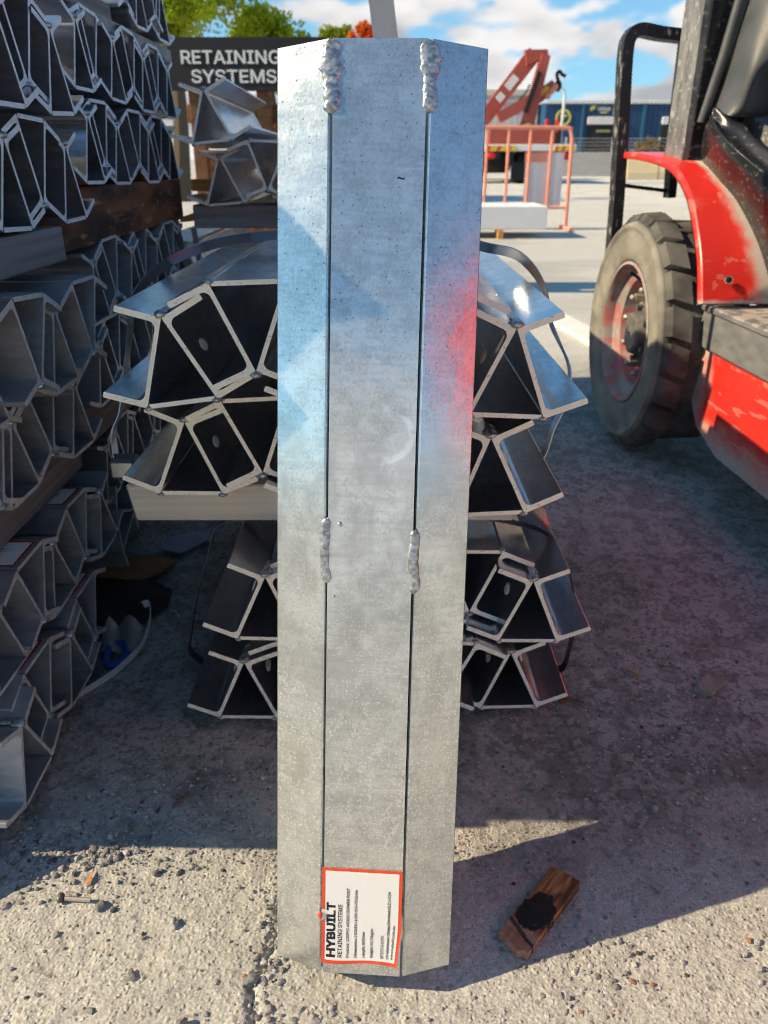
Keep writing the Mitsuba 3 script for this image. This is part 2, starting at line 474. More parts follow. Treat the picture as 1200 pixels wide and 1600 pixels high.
def red_dusty(p, n, uv):
    c = mi.Color3f(.68, .030, .020)
    scr = smoothstep(.64, .70, fbm(p.x * 60, p.y * 16 + 3, p.z * 60, 3)) * .35
    c = mix(c, (.78, .30, .25), scr)
    # dust creeps in from the edges of each panel: uv.x holds the closeness to an edge
    d = smoothstep(.25, .95, uv.x + .55 * (fbm(p.x * 38, p.y * 38, p.z * 38, 4) - .5))
    return mix(c, (.50, .44, .38), d)


mat('red_paint', red_dusty, lambda p, n, uv: .28 + .45 * smoothstep(.2, .9, uv.x), spec_tint=0.0)
mat('red_plain', lambda p, n, uv: mix((.60, .02, .014), (.66, .10, .075), smoothstep(.55, .75, fbm(p.x * 20, p.y * 20, p.z * 20, 3)) * .5), .3)
mat('black_plastic', lambda p, n, uv: mix((.012, .013, .015), (.16, .16, .16), smoothstep(.62, .70, fbm(p.x * 120, p.y * 120, p.z * 120, 4)) * .5 + .06 * fbm(p.x * 12, p.y * 12, p.z * 12, 3)), .24)
mat('black_matt', (.012, .012, .013), .75)
mat('charcoal_panel', lambda p, n, uv: mix((.045, .05, .053), (.085, .09, .093), fbm(p.x * 20, p.y * 20, p.z * 20, 3)), .5)
mat('scuffed_black', lambda p, n, uv: mix((.018, .018, .020), (.30, .29, .27), smoothstep(.60, .74, fbm(p.x * 110, p.y * 110, p.z * 34, 4))), .5)
mat('scuffed_grey', lambda p, n, uv: mix(mix((.21, .21, .205), (.10, .10, .10), smoothstep(.30, .75, fbm(p.x * 45, p.y * 45, p.z * 14, 5))), (.36, .35, .32), smoothstep(.6, .75, fbm(p.x * 140, p.y * 140, p.z * 80, 3))), .55)
mat('step_steel', lambda p, n, uv: mix(mix((.12, .125, .13), (.27, .275, .28), fbm(p.x * 26, p.y * 26, p.z * 70, 4)), (.46, .40, .33), smoothstep(.5, .8, n.z) * smoothstep(.35, .6, fbm(p.x * 45, p.y * 45, p.z * 45, 3))), .5, .25)


def tyre_color(p, n, uv):
    d = fbm(p.x * 17, p.y * 17, p.z * 17, 5)
    return mix(mix((.03, .029, .028), (.12, .116, .105), smoothstep(.2, .8, d)), mix((.14, .135, .115), (.27, .26, .215), smoothstep(.2, .8, d)), uv.x)


mat('tyre_rubber', tyre_color, .8, bump=lambda p, n, uv: .0008 * fbm(p.x * 130, p.y * 130, p.z * 130, 3))
mat('rim_paint', lambda p, n, uv: mix(mix((.40, .36, .34), (.24, .21, .20), fbm(p.x * 40, p.y * 40, p.z * 40, 3)), (.50, .11, .10), smoothstep(.44, .64, fbm(p.x * 22 + 5, p.y * 22, p.z * 22, 3)) * .7), .6)
mat('hub_steel', lambda p, n, uv: mix((.06, .06, .065), (.22, .2, .18), fbm(p.x * 60, p.y * 60, p.z * 60, 3)), .5, .3)
mat('nut_steel', (.42, .39, .34), .45, .5)

mat('white_weathered', (.70, .68, .63), .7)
mat('white_paint', lambda p, n, uv: mix((.66, .66, .65), (.80, .80, .79), fbm(p.x * 6, p.y * 6, p.z * 6, 3)), .5)
mat('barrier_orange', lambda p, n, uv: mix((.76, .22, .12), (.80, .38, .27), fbm(p.x * 8, p.y * 8, p.z * 8, 3)), .5)
mat('crane_red', lambda p, n, uv: mix((.33, .05, .032), (.42, .10, .07), fbm(p.x * 3, p.y * 3, p.z * 3, 3)), .5)
mat('crane_base', (.30, .18, .07), .7)
mat('reflector_yellow', (.75, .50, .03), .5)
mat('reflector_red', (.55, .03, .02), .5)
mat('tail_red', (.80, .012, .012), .3)
mat('blue_cladding', lambda p, n, uv: mix((.008, .045, .115), (.012, .062, .150), smoothstep(-.2, .2, dr.sin(p.x * 18))), .55)
mat('blue_pipe', (.02, .11, .20), .5)
mat('door_dark', (.012, .013, .014), .7)
mat('sign_olive', (.30, .28, .12), .6)
mat('sign_yellow', (.62, .60, .10), .6)
mat('sign_white_green', (.45, .55, .48), .6)
mat('pale_cladding', lambda p, n, uv: mix((.46, .47, .48), (.56, .57, .58), smoothstep(-.3, .3, dr.sin(p.x * 14))), .6)
mat('pale_trim', (.48, .48, .47), .6)
mat('beige_trim', (.58, .53, .46), .6)
mat('pale_block', lambda p, n, uv: mix((.40, .40, .385), (.52, .52, .50), fbm(p.x * 2, p.y * 2, p.z * 12, 3)), .8)
mat('cream_concrete', lambda p, n, uv: mix((.62, .50, .27), (.72, .64, .46), fbm(p.x * 2, p.y * 2, p.z * 2, 3)), .8)
mat('sign_black', (.011, .0115, .0125), .6)
mat('sign_letter', (.72, .72, .71), .5)
mat('orange_timber_dark', wood((.10, .045, .018), (.24, .11, .045), 'y'), .8)
mat('grey_steel', lambda p, n, uv: mix((.33, .34, .35), (.44, .45, .46), fbm(p.x * 40, p.y * 40, p.z * 12, 3)), .5, .4)
mat('bark', (.10, .075, .05), .9)


def leaf(name, a, b):
    scene[name] = {'type': 'principledthin', 'base_color': mikit.proc(lambda p, n, uv: mix(a, b, smoothstep(.3, .7, fbm(p.x * 2.3, p.y * 2.3, p.z * 2.3, 3)) * .6 + .4 * noise(p.x * 23, p.y * 23, p.z * 23))), 'roughness': .55, 'diff_trans': .7}


leaf('leaf_lime', (.22, .33, .02), (.62, .68, .06))
leaf('leaf_olive', (.13, .20, .02), (.38, .42, .05))
leaf('leaf_orange', (.60, .07, .02), (.80, .22, .04))
leaf('leaf_dry', (.20, .15, .07), (.36, .28, .15))


def burnt(p, n, uv):
    ang = math.radians(49); ca, sa = math.cos(ang), math.sin(ang)
    l = (p.x - .126) * ca + (p.y - .514) * sa
    w = -(p.x - .126) * sa + (p.y - .514) * ca
    g = fbm(l * 28, w * 520, p.z * 300, 3)
    c = mix((.20, .07, .02), (.55, .25, .09), smoothstep(.25, .75, g))
    c = mix(c, (.07, .022, .008), smoothstep(.5, .68, fbm(l * 40 + 3, w * 70, 0.0, 3)) * smoothstep(.06, .08, l) * .8)
    c = mix(c, (.36, .19, .14), smoothstep(.030, .022, l) * .65)
    e = fbm(l * 150, w * 150, p.z * 100, 3) - .5
    d = dr.sqrt(dr.square((l - .049) / .027) + dr.square((w - .000) / .0190)) + e * .75
    c = mix(c, (.012, .011, .012), 1 - smoothstep(.85, 1.0, d))
    d2 = dr.abs(l - .019 - w * .35 - .004 * e)
    return mix(c, (.03, .015, .01), (1 - smoothstep(.0012, .0028, d2)) * .9)


mat('burnt_wood', burnt, .75, bump=lambda p, n, uv: .0012 * fbm(p.x * 240, p.y * 240, p.z * 240, 3), bump_eps=6e-4)
mat('grey_chip', wood((.17, .14, .11), (.34, .29, .24), 'y', 2.0), .8)
mat('pale_plastic', (.52, .54, .56), .4)
mat('blue_rope', (.012, .06, .30), .6)
mat('cardboard', (.24, .12, .045), .85)
mat('blue_paper', (.30, .32, .40), .8)
mat('wrapper_mat', (.22, .215, .205), .35)

# ------------------------------------------------------------------ ground, one sheet with a finer mesh near the camera
def spaced(a, b, step, lo, hi, grow=1.25):
    m = list(np.arange(a, b + 1e-9, step)); s = step
    while m[-1] < hi: s *= grow; m.append(m[-1] + s)
    s = step
    while m[0] > lo: s *= grow; m.insert(0, m[0] - s)
    return np.array(m)


gx, gy = spaced(-.55, .70, .0038, -400, 400, 1.12), spaced(.30, 1.25, .0038, -60, 900, 1.12)
X, Y = np.meshgrid(gx, gy, indexing='ij')
near = np.clip(1 - (np.hypot(np.maximum(np.abs(X - .2) - .9, 0), np.maximum(Y - 2.0, 0)) / 1.5), 0, 1)
q = np.stack([X, Y, 0 * X], -1)
Z = near * ((meshkit.fbm(q * 16, 3, seed=2) - .5) * .004 + (meshkit.fbm(q * 75, 3, seed=3) - .5) * .0034 + (meshkit.fbm(q * 190, 2, seed=4) - .5) * .0010) - .0012
# a ragged crack in the worn slab, with broken edges
crack_y = np.array([.33, .42, .50, .56, .60, .66]); crack_x = np.array([-.125, -.128, -.118, -.105, -.110, -.100])
cxx = np.interp(Y, crack_y, crack_x) + (meshkit.fbm(np.stack([Y * 45, 0 * Y, 0 * Y + 2.], -1), 3, seed=8) - .5) * .03
cw = (.0045 + .006 * meshkit.fbm(np.stack([Y * 30, 0 * Y + 5., 0 * Y], -1), 2, seed=9)) * ((Y > .33) & (Y < .66))
Z -= .0095 * np.clip(1 - np.abs(X - cxx) / np.maximum(cw, 1e-6), 0, 1) * (cw > 0)
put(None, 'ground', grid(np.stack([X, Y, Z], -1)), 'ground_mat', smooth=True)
tag('ground', kind='structure')


def gz(x, y):
    return 0.0


# ------------------------------------------------------------------ the leaning corner post
ch_l, ch_r, pl_ = (end_ply(bar(s, LEN), 'post_zinc') for s in (sec_l, sec_r, sec_p))
PX = T(POST)
lp = thing('corner_post', 'tall galvanised steel corner post leaning upright in the middle with two long slots', 'steel post')
put(lp, 'channel', ch_l, None, xf=PX)
put(lp, 'channel', ch_r, None, xf=PX)
put(lp, 'plate', pl_, None, xf=PX)
FRONT = C_[1] - .0008
for i, (sx, l0, l1, r, tall, drip) in enumerate(((-1, .0005, .0535, .0056, .55, .55), (1, .0005, .052, .0058, .45, .2), (-1, .369, .426, .0045, .5, 0), (1, .377, .433, .0050, .55, 0))):
    put(lp, 'weld_bead', bead(sx * (PLATE_HW + .0016), l0, l1, FRONT, r, 41 + 17 * i, tall, drip), 'weld_zinc', smooth=True, xf=PX)
for i, (x, l, r) in enumerate(((-.0255, .3745, .0021), (-.030, .437, .0013))):
    put(lp, 'weld_spatter', blob((x, l, FRONT), (r, r, r * .8), i, 2), 'weld_zinc', smooth=True, xf=PX)

# product label: a slightly rumpled sheet, 74 x 98 mm, printed sideways
LW, LH = .0735, .0965
lx0, ll0 = -.0375, .692


def sheet_z(s, t):
    """height of the sticker off the plate at s across, t down (0 to 1)"""
    z = .0004 + .0011 * np.clip((t - .86) / .14, 0, 1) ** 2 * (.5 + .5 * np.sin(s * 9 + 1))
    z += .0016 * np.clip((s - .84) / .16, 0, 1) ** 2 * np.clip((t - .55) / .45, 0, 1)
    z += .0022 * np.exp(-((s - .0) / .035) ** 2 - ((t - .5) / .03) ** 2)
    return z


def on_sheet(m, lift):
    """m has x across (0..LW), y down (0..LH), z small"""
    v = np.asarray(m.vertices).copy()
    s, t = v[:, 0] / LW, v[:, 1] / LH
    edge = .0013 * np.clip((t - .85) / .15, 0, 1) * np.sin(s * 7)
    return trimesh.Trimesh(np.stack([lx0 + v[:, 0] - .0022 * np.clip((t - .62) / .38, 0, 1) * np.clip((s - .8) / .2, 0, 1) * 1.6, ll0 + v[:, 1] + edge, FRONT - sheet_z(s, t) - lift - v[:, 2]], 1), m.faces, process=False)


def sheet(x0, x1, y0, y1, n=26):
    a, b = np.meshgrid(np.linspace(x0, x1, n), np.linspace(y0, y1, n), indexing='ij')
    return grid(np.stack([a, b, 0 * a], -1))


def dense(m, L):
    v, f = trimesh.remesh.subdivide_to_size(m.vertices, m.faces, L, max_iter=12)
    return trimesh.Trimesh(v, f, process=False)


def text_flat(s, height, length, bold=False):
    m = meshkit.text_mesh(s, height, .00008, bold=bold)
    v = np.asarray(m.vertices)
    k = length / (v[:, 0].max() - v[:, 0].min())
    v[:, 0] = (v[:, 0] - v[:, 0].min()) * k
    return trimesh.Trimesh(v, m.faces, process=False)


def label_lines():
    """lines of print in label space: x is across, running up the sheet (towards smaller y)"""
    L = [('HYBUILT', .088, .165, .0073, .055, True), ('RETAINING SYSTEMS', .205, .258, .0040, .0535, False),
         ('Product: 100PFC 45DEG CORNER POST', .31, .345, .0026, .0705, False), ('Dimensions: 100X50+100X 50+75X5mm', .41, .445, .0026, .0690, False),
         ('Length: 800mm', .51, .545, .0026, .0268, False), ('Weight: 20.19kg/m', .612, .648, .0026, .0305, False),
         ('(07)3716 0191', .745, .78, .0026, .0240, False), ('25 Mathieson Street,Rocklea,QLD,4106', .82, .855, .0026, .0690, False), ('www.hybuilt.com.au', .885, .92, .0024, .0345, False)]
    out = []
    for s, a, b, h, ln, bold in L:
        m = text_flat(s, h, ln, bold)
        v = np.asarray(m.vertices)
        # reading direction +x of the text -> -y of the sheet; up of the text -> -x of the sheet
        w = np.stack([b * LW + .0002 - v[:, 1], LH - .0062 - v[:, 0], v[:, 2]], 1)
        out.append((bold, trimesh.Trimesh(w, m.faces[:, ::-1], process=False)))
    return out


lines = label_lines()
pk = put(lp, 'product_label', on_sheet(sheet(0, LW, 0, LH), 0), 'label_white', label='white product sticker with an orange red border and sideways print', smooth=True, xf=PX)
bw = .0031
border = cat(sheet(0, LW, 0, bw, 14), sheet(0, LW, LH - bw, LH, 14), sheet(0, bw, bw, LH * .44, 14), sheet(0, bw, LH * .54, LH - bw, 14), sheet(LW - bw, LW, bw, LH - bw, 14))
put(pk, 'border', on_sheet(border, .00025), 'label_red', xf=PX)
hd = [m for b, m in lines if b][0]
put(pk, 'heading', on_sheet(cat(*[trimesh.Trimesh(np.asarray(hd.vertices) + [i_ * .00028, j_ * .00035, 0], hd.faces, process=False) for i_ in (-1, 0, 1) for j_ in (-1, 1)]), .00022), 'ink', xf=PX)
put(pk, 'print', on_sheet(cat(*[trimesh.Trimesh(np.asarray(m.vertices) + [i_ * .0001, i_ * .0001, 0], m.faces, process=False) for b, m in lines if not b for i_ in (-1, 1)]), .00022), 'ink_grey', xf=PX)
put(pk, 'torn_flap', blob((lx0 - .001, ll0 + LH * .49, FRONT - .0025), (.0022, .0032, .0018), 3, 2), 'label_red', smooth=True, xf=PX)

# ------------------------------------------------------------------ shared pieces of the stacked posts
cl, cr, cp_ = (end_ply(bar(s, LEN), 'galvanised') for s in (sec_l, sec_r, sec_p))
dl, dr_, dp = (end_ply(bar(s, LEN), 'galvanised_dull') for s in (sec_l, sec_r, sec_p))
ol, or_, op = ({**x, 'bsdf': {'type': 'ref', 'id': 'galvanised_old'}} for x in (dl, dr_, dp))
wa = mikit.ply(cat(blob((0, .004, .0035), (.0075, .009, .0042), 1, 2), blob((.001, .022, .004), (.006, .014, .003), 2, 2)), 'weld_zinc', smooth=True)
wb = mikit.ply(blob((C_[0] + .001, .003, C_[1] - .0005), (.0050, .006, .0030), 4, 2), 'weld_zinc', smooth=True)
wc = mikit.ply(blob((-C_[0] - .001, .003, C_[1] - .0005), (.0058, .006, .0034), 5, 2), 'weld_zinc', smooth=True)


def oval_mesh(sx):
    """bright pale oval disc set on the outer face of a web, about 55 mm from the end"""
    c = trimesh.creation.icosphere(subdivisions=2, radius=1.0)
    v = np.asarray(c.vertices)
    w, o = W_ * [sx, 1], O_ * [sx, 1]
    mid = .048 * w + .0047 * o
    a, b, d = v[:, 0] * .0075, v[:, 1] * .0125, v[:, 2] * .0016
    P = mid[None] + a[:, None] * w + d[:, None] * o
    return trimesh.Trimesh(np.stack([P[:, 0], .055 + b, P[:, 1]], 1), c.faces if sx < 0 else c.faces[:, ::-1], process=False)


pg_l, pg_r = mikit.ply(oval_mesh(1), 'pale_oval', smooth=True), mikit.ply(oval_mesh(-1), 'pale_oval', smooth=True)


def stack_post(label, group, xf, dull=False, ovals=False, welds=True, extra=None):
    k = thing('corner_post', label, 'steel post', group)
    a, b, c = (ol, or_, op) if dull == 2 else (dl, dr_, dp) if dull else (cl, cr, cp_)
    put(k, 'channel', a, None, xf=xf); put(k, 'channel', b, None, xf=xf); put(k, 'plate', c, None, xf=xf)
    if welds:
        put(k, 'weld_bead', wa, None, xf=xf)
        if not dull:
            put(k, 'weld_bead', wb, None, xf=xf); put(k, 'weld_bead', wc, None, xf=xf)
    if ovals:
        put(k, 'oval_disc', pg_l, None, xf=xf); put(k, 'oval_disc', pg_r, None, xf=xf)
    return k


def front_xf(x, y, z, inv, roll, yaw=0):
    return T().translate([x, y, z]).rotate([0, 0, 1], yaw).rotate([0, -1, 0], roll + (180 if inv else 0))


ORD = ['leftmost', 'second from the left', 'middle', 'second from the right', 'rightmost']
BUNDLES = [
    ('top row of the upper strapped bundle', [(-.2287, .799, .5723, 0, 7.5), (-.134, .792, .5178, 1, 2.0), (-.045, .79, .572, 0, .5), (.043, .782, .512, 1, -1.5), (.1322, .770, .5673, 0, -2.4)]),
    ('lower row of the upper strapped bundle', [(-.2354, .8676, .438, 0, -.6), (-.1457, .859, .3778, 1, 3.0), (-.060, .84, .440, 0, 0), (.028, .815, .384, 1, 1.5), (.1167, .794, .4439, 0, 2.9)]),
    ('top row of the bundle on the ground', [(-.147, .8294, .2508, 0, -1.5), (-.060, .845, .186, 1, 0), (.028, .87, .232, 0, 0), (.1152, .8867, .1654, 1, -.5), (.1915, .858, .2285, 0, -.3)]),
    ('lowest row of the bundle on the ground', [(-.1863, .8454, .1116, 0, -.7), (-.0985, .85, .052, 1, 0), (-.011, .855, .108, 0, 0), (.0775, .840, .0563, 1, -2.7), (.1724, .868, .1109, 0, 1.5)]),
]
for nm, row in BUNDLES:
    for i, (x, y, z, inv, roll) in enumerate(row):
        stack_post(f"corner post, {ORD[i]} in the {nm}", 'posts stacked behind the leaning post', front_xf(x, y, z, inv, roll), ovals=True)

# timber bearer between the two bundles
b = box(-.3300, .168, .905, .975, .292, .3425, .002)
v = np.asarray(b.vertices); v[:, 0] += np.where(v[:, 0] < 0, (.3425 - v[:, 2]) * .16, 0)
put(None, 'timber_bearer', b, 'pale_timber')
tag('timber_bearer', 'pale timber bearer under the upper strapped bundle of posts', 'timber')
# hidden second bearer carries the back of the bundle
k = thing('timber_bearer', 'timber bearer at the back of the upper strapped bundle', 'timber')
scene[k] = mikit.ply(box(-.32, .20, 1.42, 1.50, .292, .342, .002), 'pale_timber')

# straps
def ring_path(pts, k=6):
    return catmull(pts, k)


sp = thing('steel_strap', 'thin steel strap looped around the upper bundle of posts', 'strap')
up = [(-.345, .93, .345), (-.346, .935, .40), (-.335, .945, .43), (-.327, .955, .474), (-.322, .98, .52), (-.325, 1.02, .555), (-.300, 1.04, .585), (-.255, 1.045, .610), (-.18, 1.05, .628), (-.05, 1.05, .635), (.06, 1.045, .634), (.128, 1.04, .618), (.175, 1.04, .606), (.207, 1.03, .570), (.213, .99, .53), (.233, .955, .482), (.231, .95, .44), (.219, .95, .405), (.205, .95, .36), (.16, .95, .343)]
wd = ring_path(up); tw_ = np.clip((wd[:, 2] - .50) / .09, 0, 1)
put(sp, 'band', strip(wd, np.stack([0 * tw_, np.ones(len(tw_)), -.9 * tw_ + 1e-3], 1), .019, .0012), 'strap_steel', smooth=40)
put(sp, 'clip', box(-.352, -.318, .915, .945, .345, .372, .004), 'strap_steel')
sp = thing('steel_strap', 'thin dark strap looped around the bundle of posts on the ground', 'strap')
lo = [(-.225, .95, .008), (-.283, .95, .05), (-.282, .95, .09), (-.262, .95, .17), (-.246, .95, .215), (-.225, .95, .268), (-.17, .95, .274), (-.05, .95, .280), (.10, .95, .280), (.20, .95, .262), (.238, .95, .235), (.262, .95, .19), (.276, .95, .12), (.274, .95, .06), (.262, .95, .022), (.20, .95, .008)]
put(sp, 'band', strip(ring_path(lo), (0, 1, 0), .016, .0012), 'strap_dark', smooth=40)
# crumpled offcut of pinkish sheet lying over the right end of the lower bundle
a, c = np.meshgrid(np.linspace(0, 1, 14), np.linspace(0, 1, 8), indexing='ij')
cp3 = np.stack([.150 + .085 * a, .93 + .10 * c + .02 * a, .305 - .055 * a ** 1.6 + .006 * np.sin(c * 5 + a * 4)], -1)
k = thing('sheet_scrap', 'curled grey scrap of sheet on the right shoulder of the lower bundle', 'scrap')
scene[k] = mikit.ply(grid(cp3), 'galvanised', smooth=True, uv=np.zeros((14 * 8, 2)))

# ------------------------------------------------------------------ the wall of posts on the left (ends face right)
def wall_xf(x, y, z, inv, roll, yaw=0):
    return T().translate([x, y, z]).rotate([0, 0, 1], 90 + yaw).rotate([0, -1, 0], roll + (180 if inv else 0))


A, B = -.405, -.455
WALL = [
    ('top row of the near left stack', [(A, .645, .800, 1, 0), (A, .732, .863, 0, 0), (A, .820, .801, 1, 0), (A, .910, .863, 0, 0), (A, 1.002, .801, 1, 0), (A + .004, 1.082, .863, 0, 2)]),
    ('second row of the near left stack', [(A, .645, .676, 1, 0), (A, .733, .738, 0, 0), (A, .822, .675, 1, -1), (A, .911, .740, 0, -2.6), (A, .994, .673, 1, -1.7), (A - .018, 1.122, .736, 0, .8)]),
    ('third row of the near left stack', [(A + .01, .638, .494, 1, 0), (A + .01, .752, .556, 0, 0), (A + .03, .828, .497, 1, -4), (A + .014, .927, .556, 0, -.4), (A + .021, 1.012, .490, 1, -2)]),
    ('fourth row of the near left stack', [(A - .015, .674, .436, 0, 0), (A - .015, .775, .374, 1, 0), (A - .02, .859, .438, 0, -.7), (A - .02, .945, .374, 1, 1), (A - .025, 1.035, .436, 0, 0)]),
    ('fifth row of the near left stack', [(A - .035, .665, .188, 1, 0), (A - .035, .75, .250, 0, 0), (A - .035, .836, .188, 1, 2), (A - .035, .920, .250, 0, 2.5), (A - .035, 1.008, .188, 1, -.5), (A - .037, 1.094, .250, 0, 2), (A - .15, 1.182, .188, 1, 0)]),  # last post is unseen, added to block sun leaking between the stacks
    ('lowest row of the near left stack', [(A - .008, .702, .128, 0, 4), (A - .025, .796, .066, 1, 0), (A - .025, .884, .128, 0, 3), (A - .03, .975, .066, 1, 0), (A - .15, 1.062, .128, 0, 0), (A - .15, 1.15, .066, 1, 0)]),  # last two posts are unseen, added to close the low gap against sun
    ('top row of the far left stack', [(B, 1.60, .975, 1, -1), (B, 1.69, 1.035, 0, 0), (B, 1.78, .975, 1, -2), (B, 1.868, 1.035, 0, -1)]),
    ('second row of the far left stack', [(B, 1.317, .907, 0, -.7), (B, 1.398, .840, 1, -3), (B, 1.490, .902, 0, -3), (B, 1.579, .836, 1, -3), (B, 1.665, .895, 0, -1), (B, 1.755, .832, 1, 0), (B, 1.842, .892, 0, 0)]),
    ('third row of the far left stack', [(B + .015, 1.275, .779, 0, -.6), (B, 1.375, .713, 1, -1.5), (B, 1.470, .773, 0, -.4), (B, 1.563, .709, 1, -.8), (B, 1.653, .771, 0, -1), (B, 1.743, .708, 1, 0), (B, 1.833, .770, 0, 0)]),
    ('fourth row of the far left stack', [(B, 1.262, .573, 0, 0), (B, 1.348, .511, 1, 1), (B, 1.437, .574, 0, -1), (B, 1.527, .512, 1, 0), (B, 1.615, .573, 0, 0), (B, 1.705, .511, 1, 0), (B, 1.793, .573, 0, 0)]),
    ('fifth row of the far left stack', [(B, 1.22, .453, 0, 0), (B, 1.308, .391, 1, 0), (B, 1.397, .453, 0, 0), (B, 1.486, .391, 1, 0), (B, 1.575, .453, 0, 0), (B, 1.664, .391, 1, 0)]),
    ('sixth row of the far left stack', [(B - .03, 1.27, .262, 0, 0), (B - .03, 1.358, .200, 1, 0), (B - .03, 1.447, .262, 0, 0), (B - .03, 1.536, .200, 1, 0), (B - .03, 1.625, .262, 0, 0), (B - .03, 1.714, .200, 1, 0), (B - .03, 1.803, .262, 0, 0), (B - .03, 1.892, .200, 1, 0)]),
    ('lowest row of the far left stack', [(B - .02, 1.34, .108, 0, -90), (B - .03, 1.46, .152, 0, 0), (B - .03, 1.55, .092, 1, 0), (B - .03, 1.64, .152, 0, 0), (B - .03, 1.73, .092, 1, 0), (B - .03, 1.82, .152, 0, 0), (B - .03, 1.91, .092, 1, 0)]),
]
NTH = ['nearest', 'second', 'third', 'fourth', 'fifth', 'sixth', 'seventh', 'eighth']
jit = np.random.default_rng(3)
wall_keys = {}
for nm, row in WALL:
    for i, (x, y, z, inv, roll) in enumerate(row):
        n = NTH[i] + (' from near end' if i else '')
        lab = f"dull corner post, {n}, {nm}"
        xf = wall_xf(x + jit.normal(0, .004), y, z, inv, roll + jit.normal(0, .6), jit.normal(0, .6))
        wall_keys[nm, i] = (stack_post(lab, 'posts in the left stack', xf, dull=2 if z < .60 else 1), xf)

# stickers on three plates of the left stack
sk = label_lines()


def flat_sticker(nm, i, inset):
    key, xf = wall_keys[nm, i]
    # on the plate, print along the length; the plate's outer face is at FRONT (local z), facing -z
    S = 0.92
    def loc(m, lift):
        v = np.asarray(m.vertices)
        return trimesh.Trimesh(np.stack([(v[:, 0] - LW / 2) * S * .93, inset + v[:, 1] * S, FRONT - .0004 - lift - v[:, 2]], 1), m.faces, process=False)
    q = put(key, 'product_label', loc(sheet(0, LW, 0, LH, 3), 0), 'label_white', xf=xf, label='white product sticker with a red border')
    bd = cat(sheet(0, LW, 0, .0034, 3), sheet(0, LW, LH - .0034, LH, 3), sheet(0, .0034, .0034, LH - .0034, 3), sheet(LW - .0034, LW, .0034, LH - .0034, 3))
    put(q, 'border', loc(bd, .0002), 'label_crimson', xf=xf)
    put(q, 'print', loc(cat(*[m for b_, m in sk]), .0002), 'ink', xf=xf)


flat_sticker('fifth row of the near left stack', 2, .006)
flat_sticker('fifth row of the near left stack', 4, .006)
flat_sticker('lowest row of the near left stack', 1, .006)
flat_sticker('lowest row of the near left stack', 3, .006)

# bearers between the layers of the left stack
def single(name, label, category, mesh, bsdf, smooth=False, group=None, **kw):
    k = thing(name, label, category, group)
    scene[k] = mikit.ply(mesh, bsdf, smooth=smooth, **kw)
    return k


single('timber_bearer', 'grey weathered timber bearer under the second row of the near left stack', 'timber', box(-.50, -.408, .56, 1.035, .602, .643, .002), 'grey_timber')
single('timber_bearer', 'grey timber bearer deep inside the near left stack', 'timber', box(-.62, -.47, .62, 1.12, .284, .341, .002), 'grey_timber')
single('timber_bearer', 'dark rusty brown timber bearer under the third row of the far left stack', 'timber', box(-.60, -.456, 1.045, 1.87, .598, .682, .003), 'rusty_timber')
single('timber_bearer', 'grey timber bearer under the fifth row of the far left stack', 'timber', box(-.62, -.48, 1.16, 1.70, .292, .357, .003), 'grey_timber')
single('timber_bearer', 'thin grey timber batten under the top row of the far left stack', 'timber', box(-.60, -.462, 1.40, 1.93, .912, .936, .002), 'grey_timber_x')
single('timber_bearer', 'thin timber batten on the near left stack below the top row of the far stack', 'timber', box(-.60, -.47, 1.16, 1.56, .934, .962, .002), 'grey_timber')
single('timber_bearer', 'timber bearer on the ground under the near left stack', 'timber', box(-.62, -.50, .66, 1.05, .0, .031, .002), 'grey_timber')
single('timber_bearer', 'low block added out of view to shade the ground at the left stack foot', 'timber', cat(hull([(x, y, z) for x in (-.80, -.464) for y, z in ((.6125, 0), (.668, 0), (.6125, .046), (.668, .026))]), hull([(-.80, .545, 0), (-.462, .545, 0), (-.80, .612, 0), (-.462, .612, 0), (-.80, .545, .020), (-.475, .545, .020), (-.80, .612, .090), (-.475, .612, .090)])), 'grey_timber')  # tapered block added out of view to cast the shadow at the stack's foot
single('timber_bearer', 'timber bearer on the ground under the far left stack', 'timber', box(-.66, -.56, 1.25, 1.62, .0, .056, .002), 'grey_timber')
single('timber_offcut', 'orange brown timber offcut at the far end of the rusty bearer', 'timber', box(-.44, -.395, 1.90, 1.97, .655, .680, .002), 'orange_timber')
single('timber_offcut', 'small orange timber offcut below the far pile beside the bearer', 'timber', hull([(-.475, 1.9, .588), (-.43, 1.9, .592), (-.43, 1.9, .612), (-.468, 1.9, .600), (-.475, 1.98, .588), (-.43, 1.98, .592), (-.43, 1.98, .612), (-.468, 1.98, .600)]), 'orange_timber')

# ------------------------------------------------------------------ the small pile behind (three posts on a grey bearer)
k = stack_post('short corner post tilted on top of the far pile below the sign', 'posts of the far pile', front_xf(-.352, 1.70, .843, 0, 6.1, 1.5) @ T().scale([1, .88, 1]))
stack_post('corner post at the lower left of the far pile', 'posts of the far pile', front_xf(-.348, 1.784, .724, 0, 4.2))
stack_post('upside down corner post in the far pile beside the leaning post', 'posts of the far pile', front_xf(-.243, 1.74, .664, 1, -2.5))
stack_post('corner post of the far pile hidden mostly behind the leaning post', 'posts of the far pile', front_xf(-.155, 1.76, .722, 0, 0))
single('timber_bearer', 'grey bearer carrying the far pile of posts', 'timber', box(-.418, -.02, 1.80, 1.88, .583, .631, .003), 'grey_timber_x')
single('timber_bearer', 'grey bearer at the back of the far pile of posts', 'timber', box(-.418, -.02, 2.30, 2.38, .583, .631, .003), 'grey_timber_x')
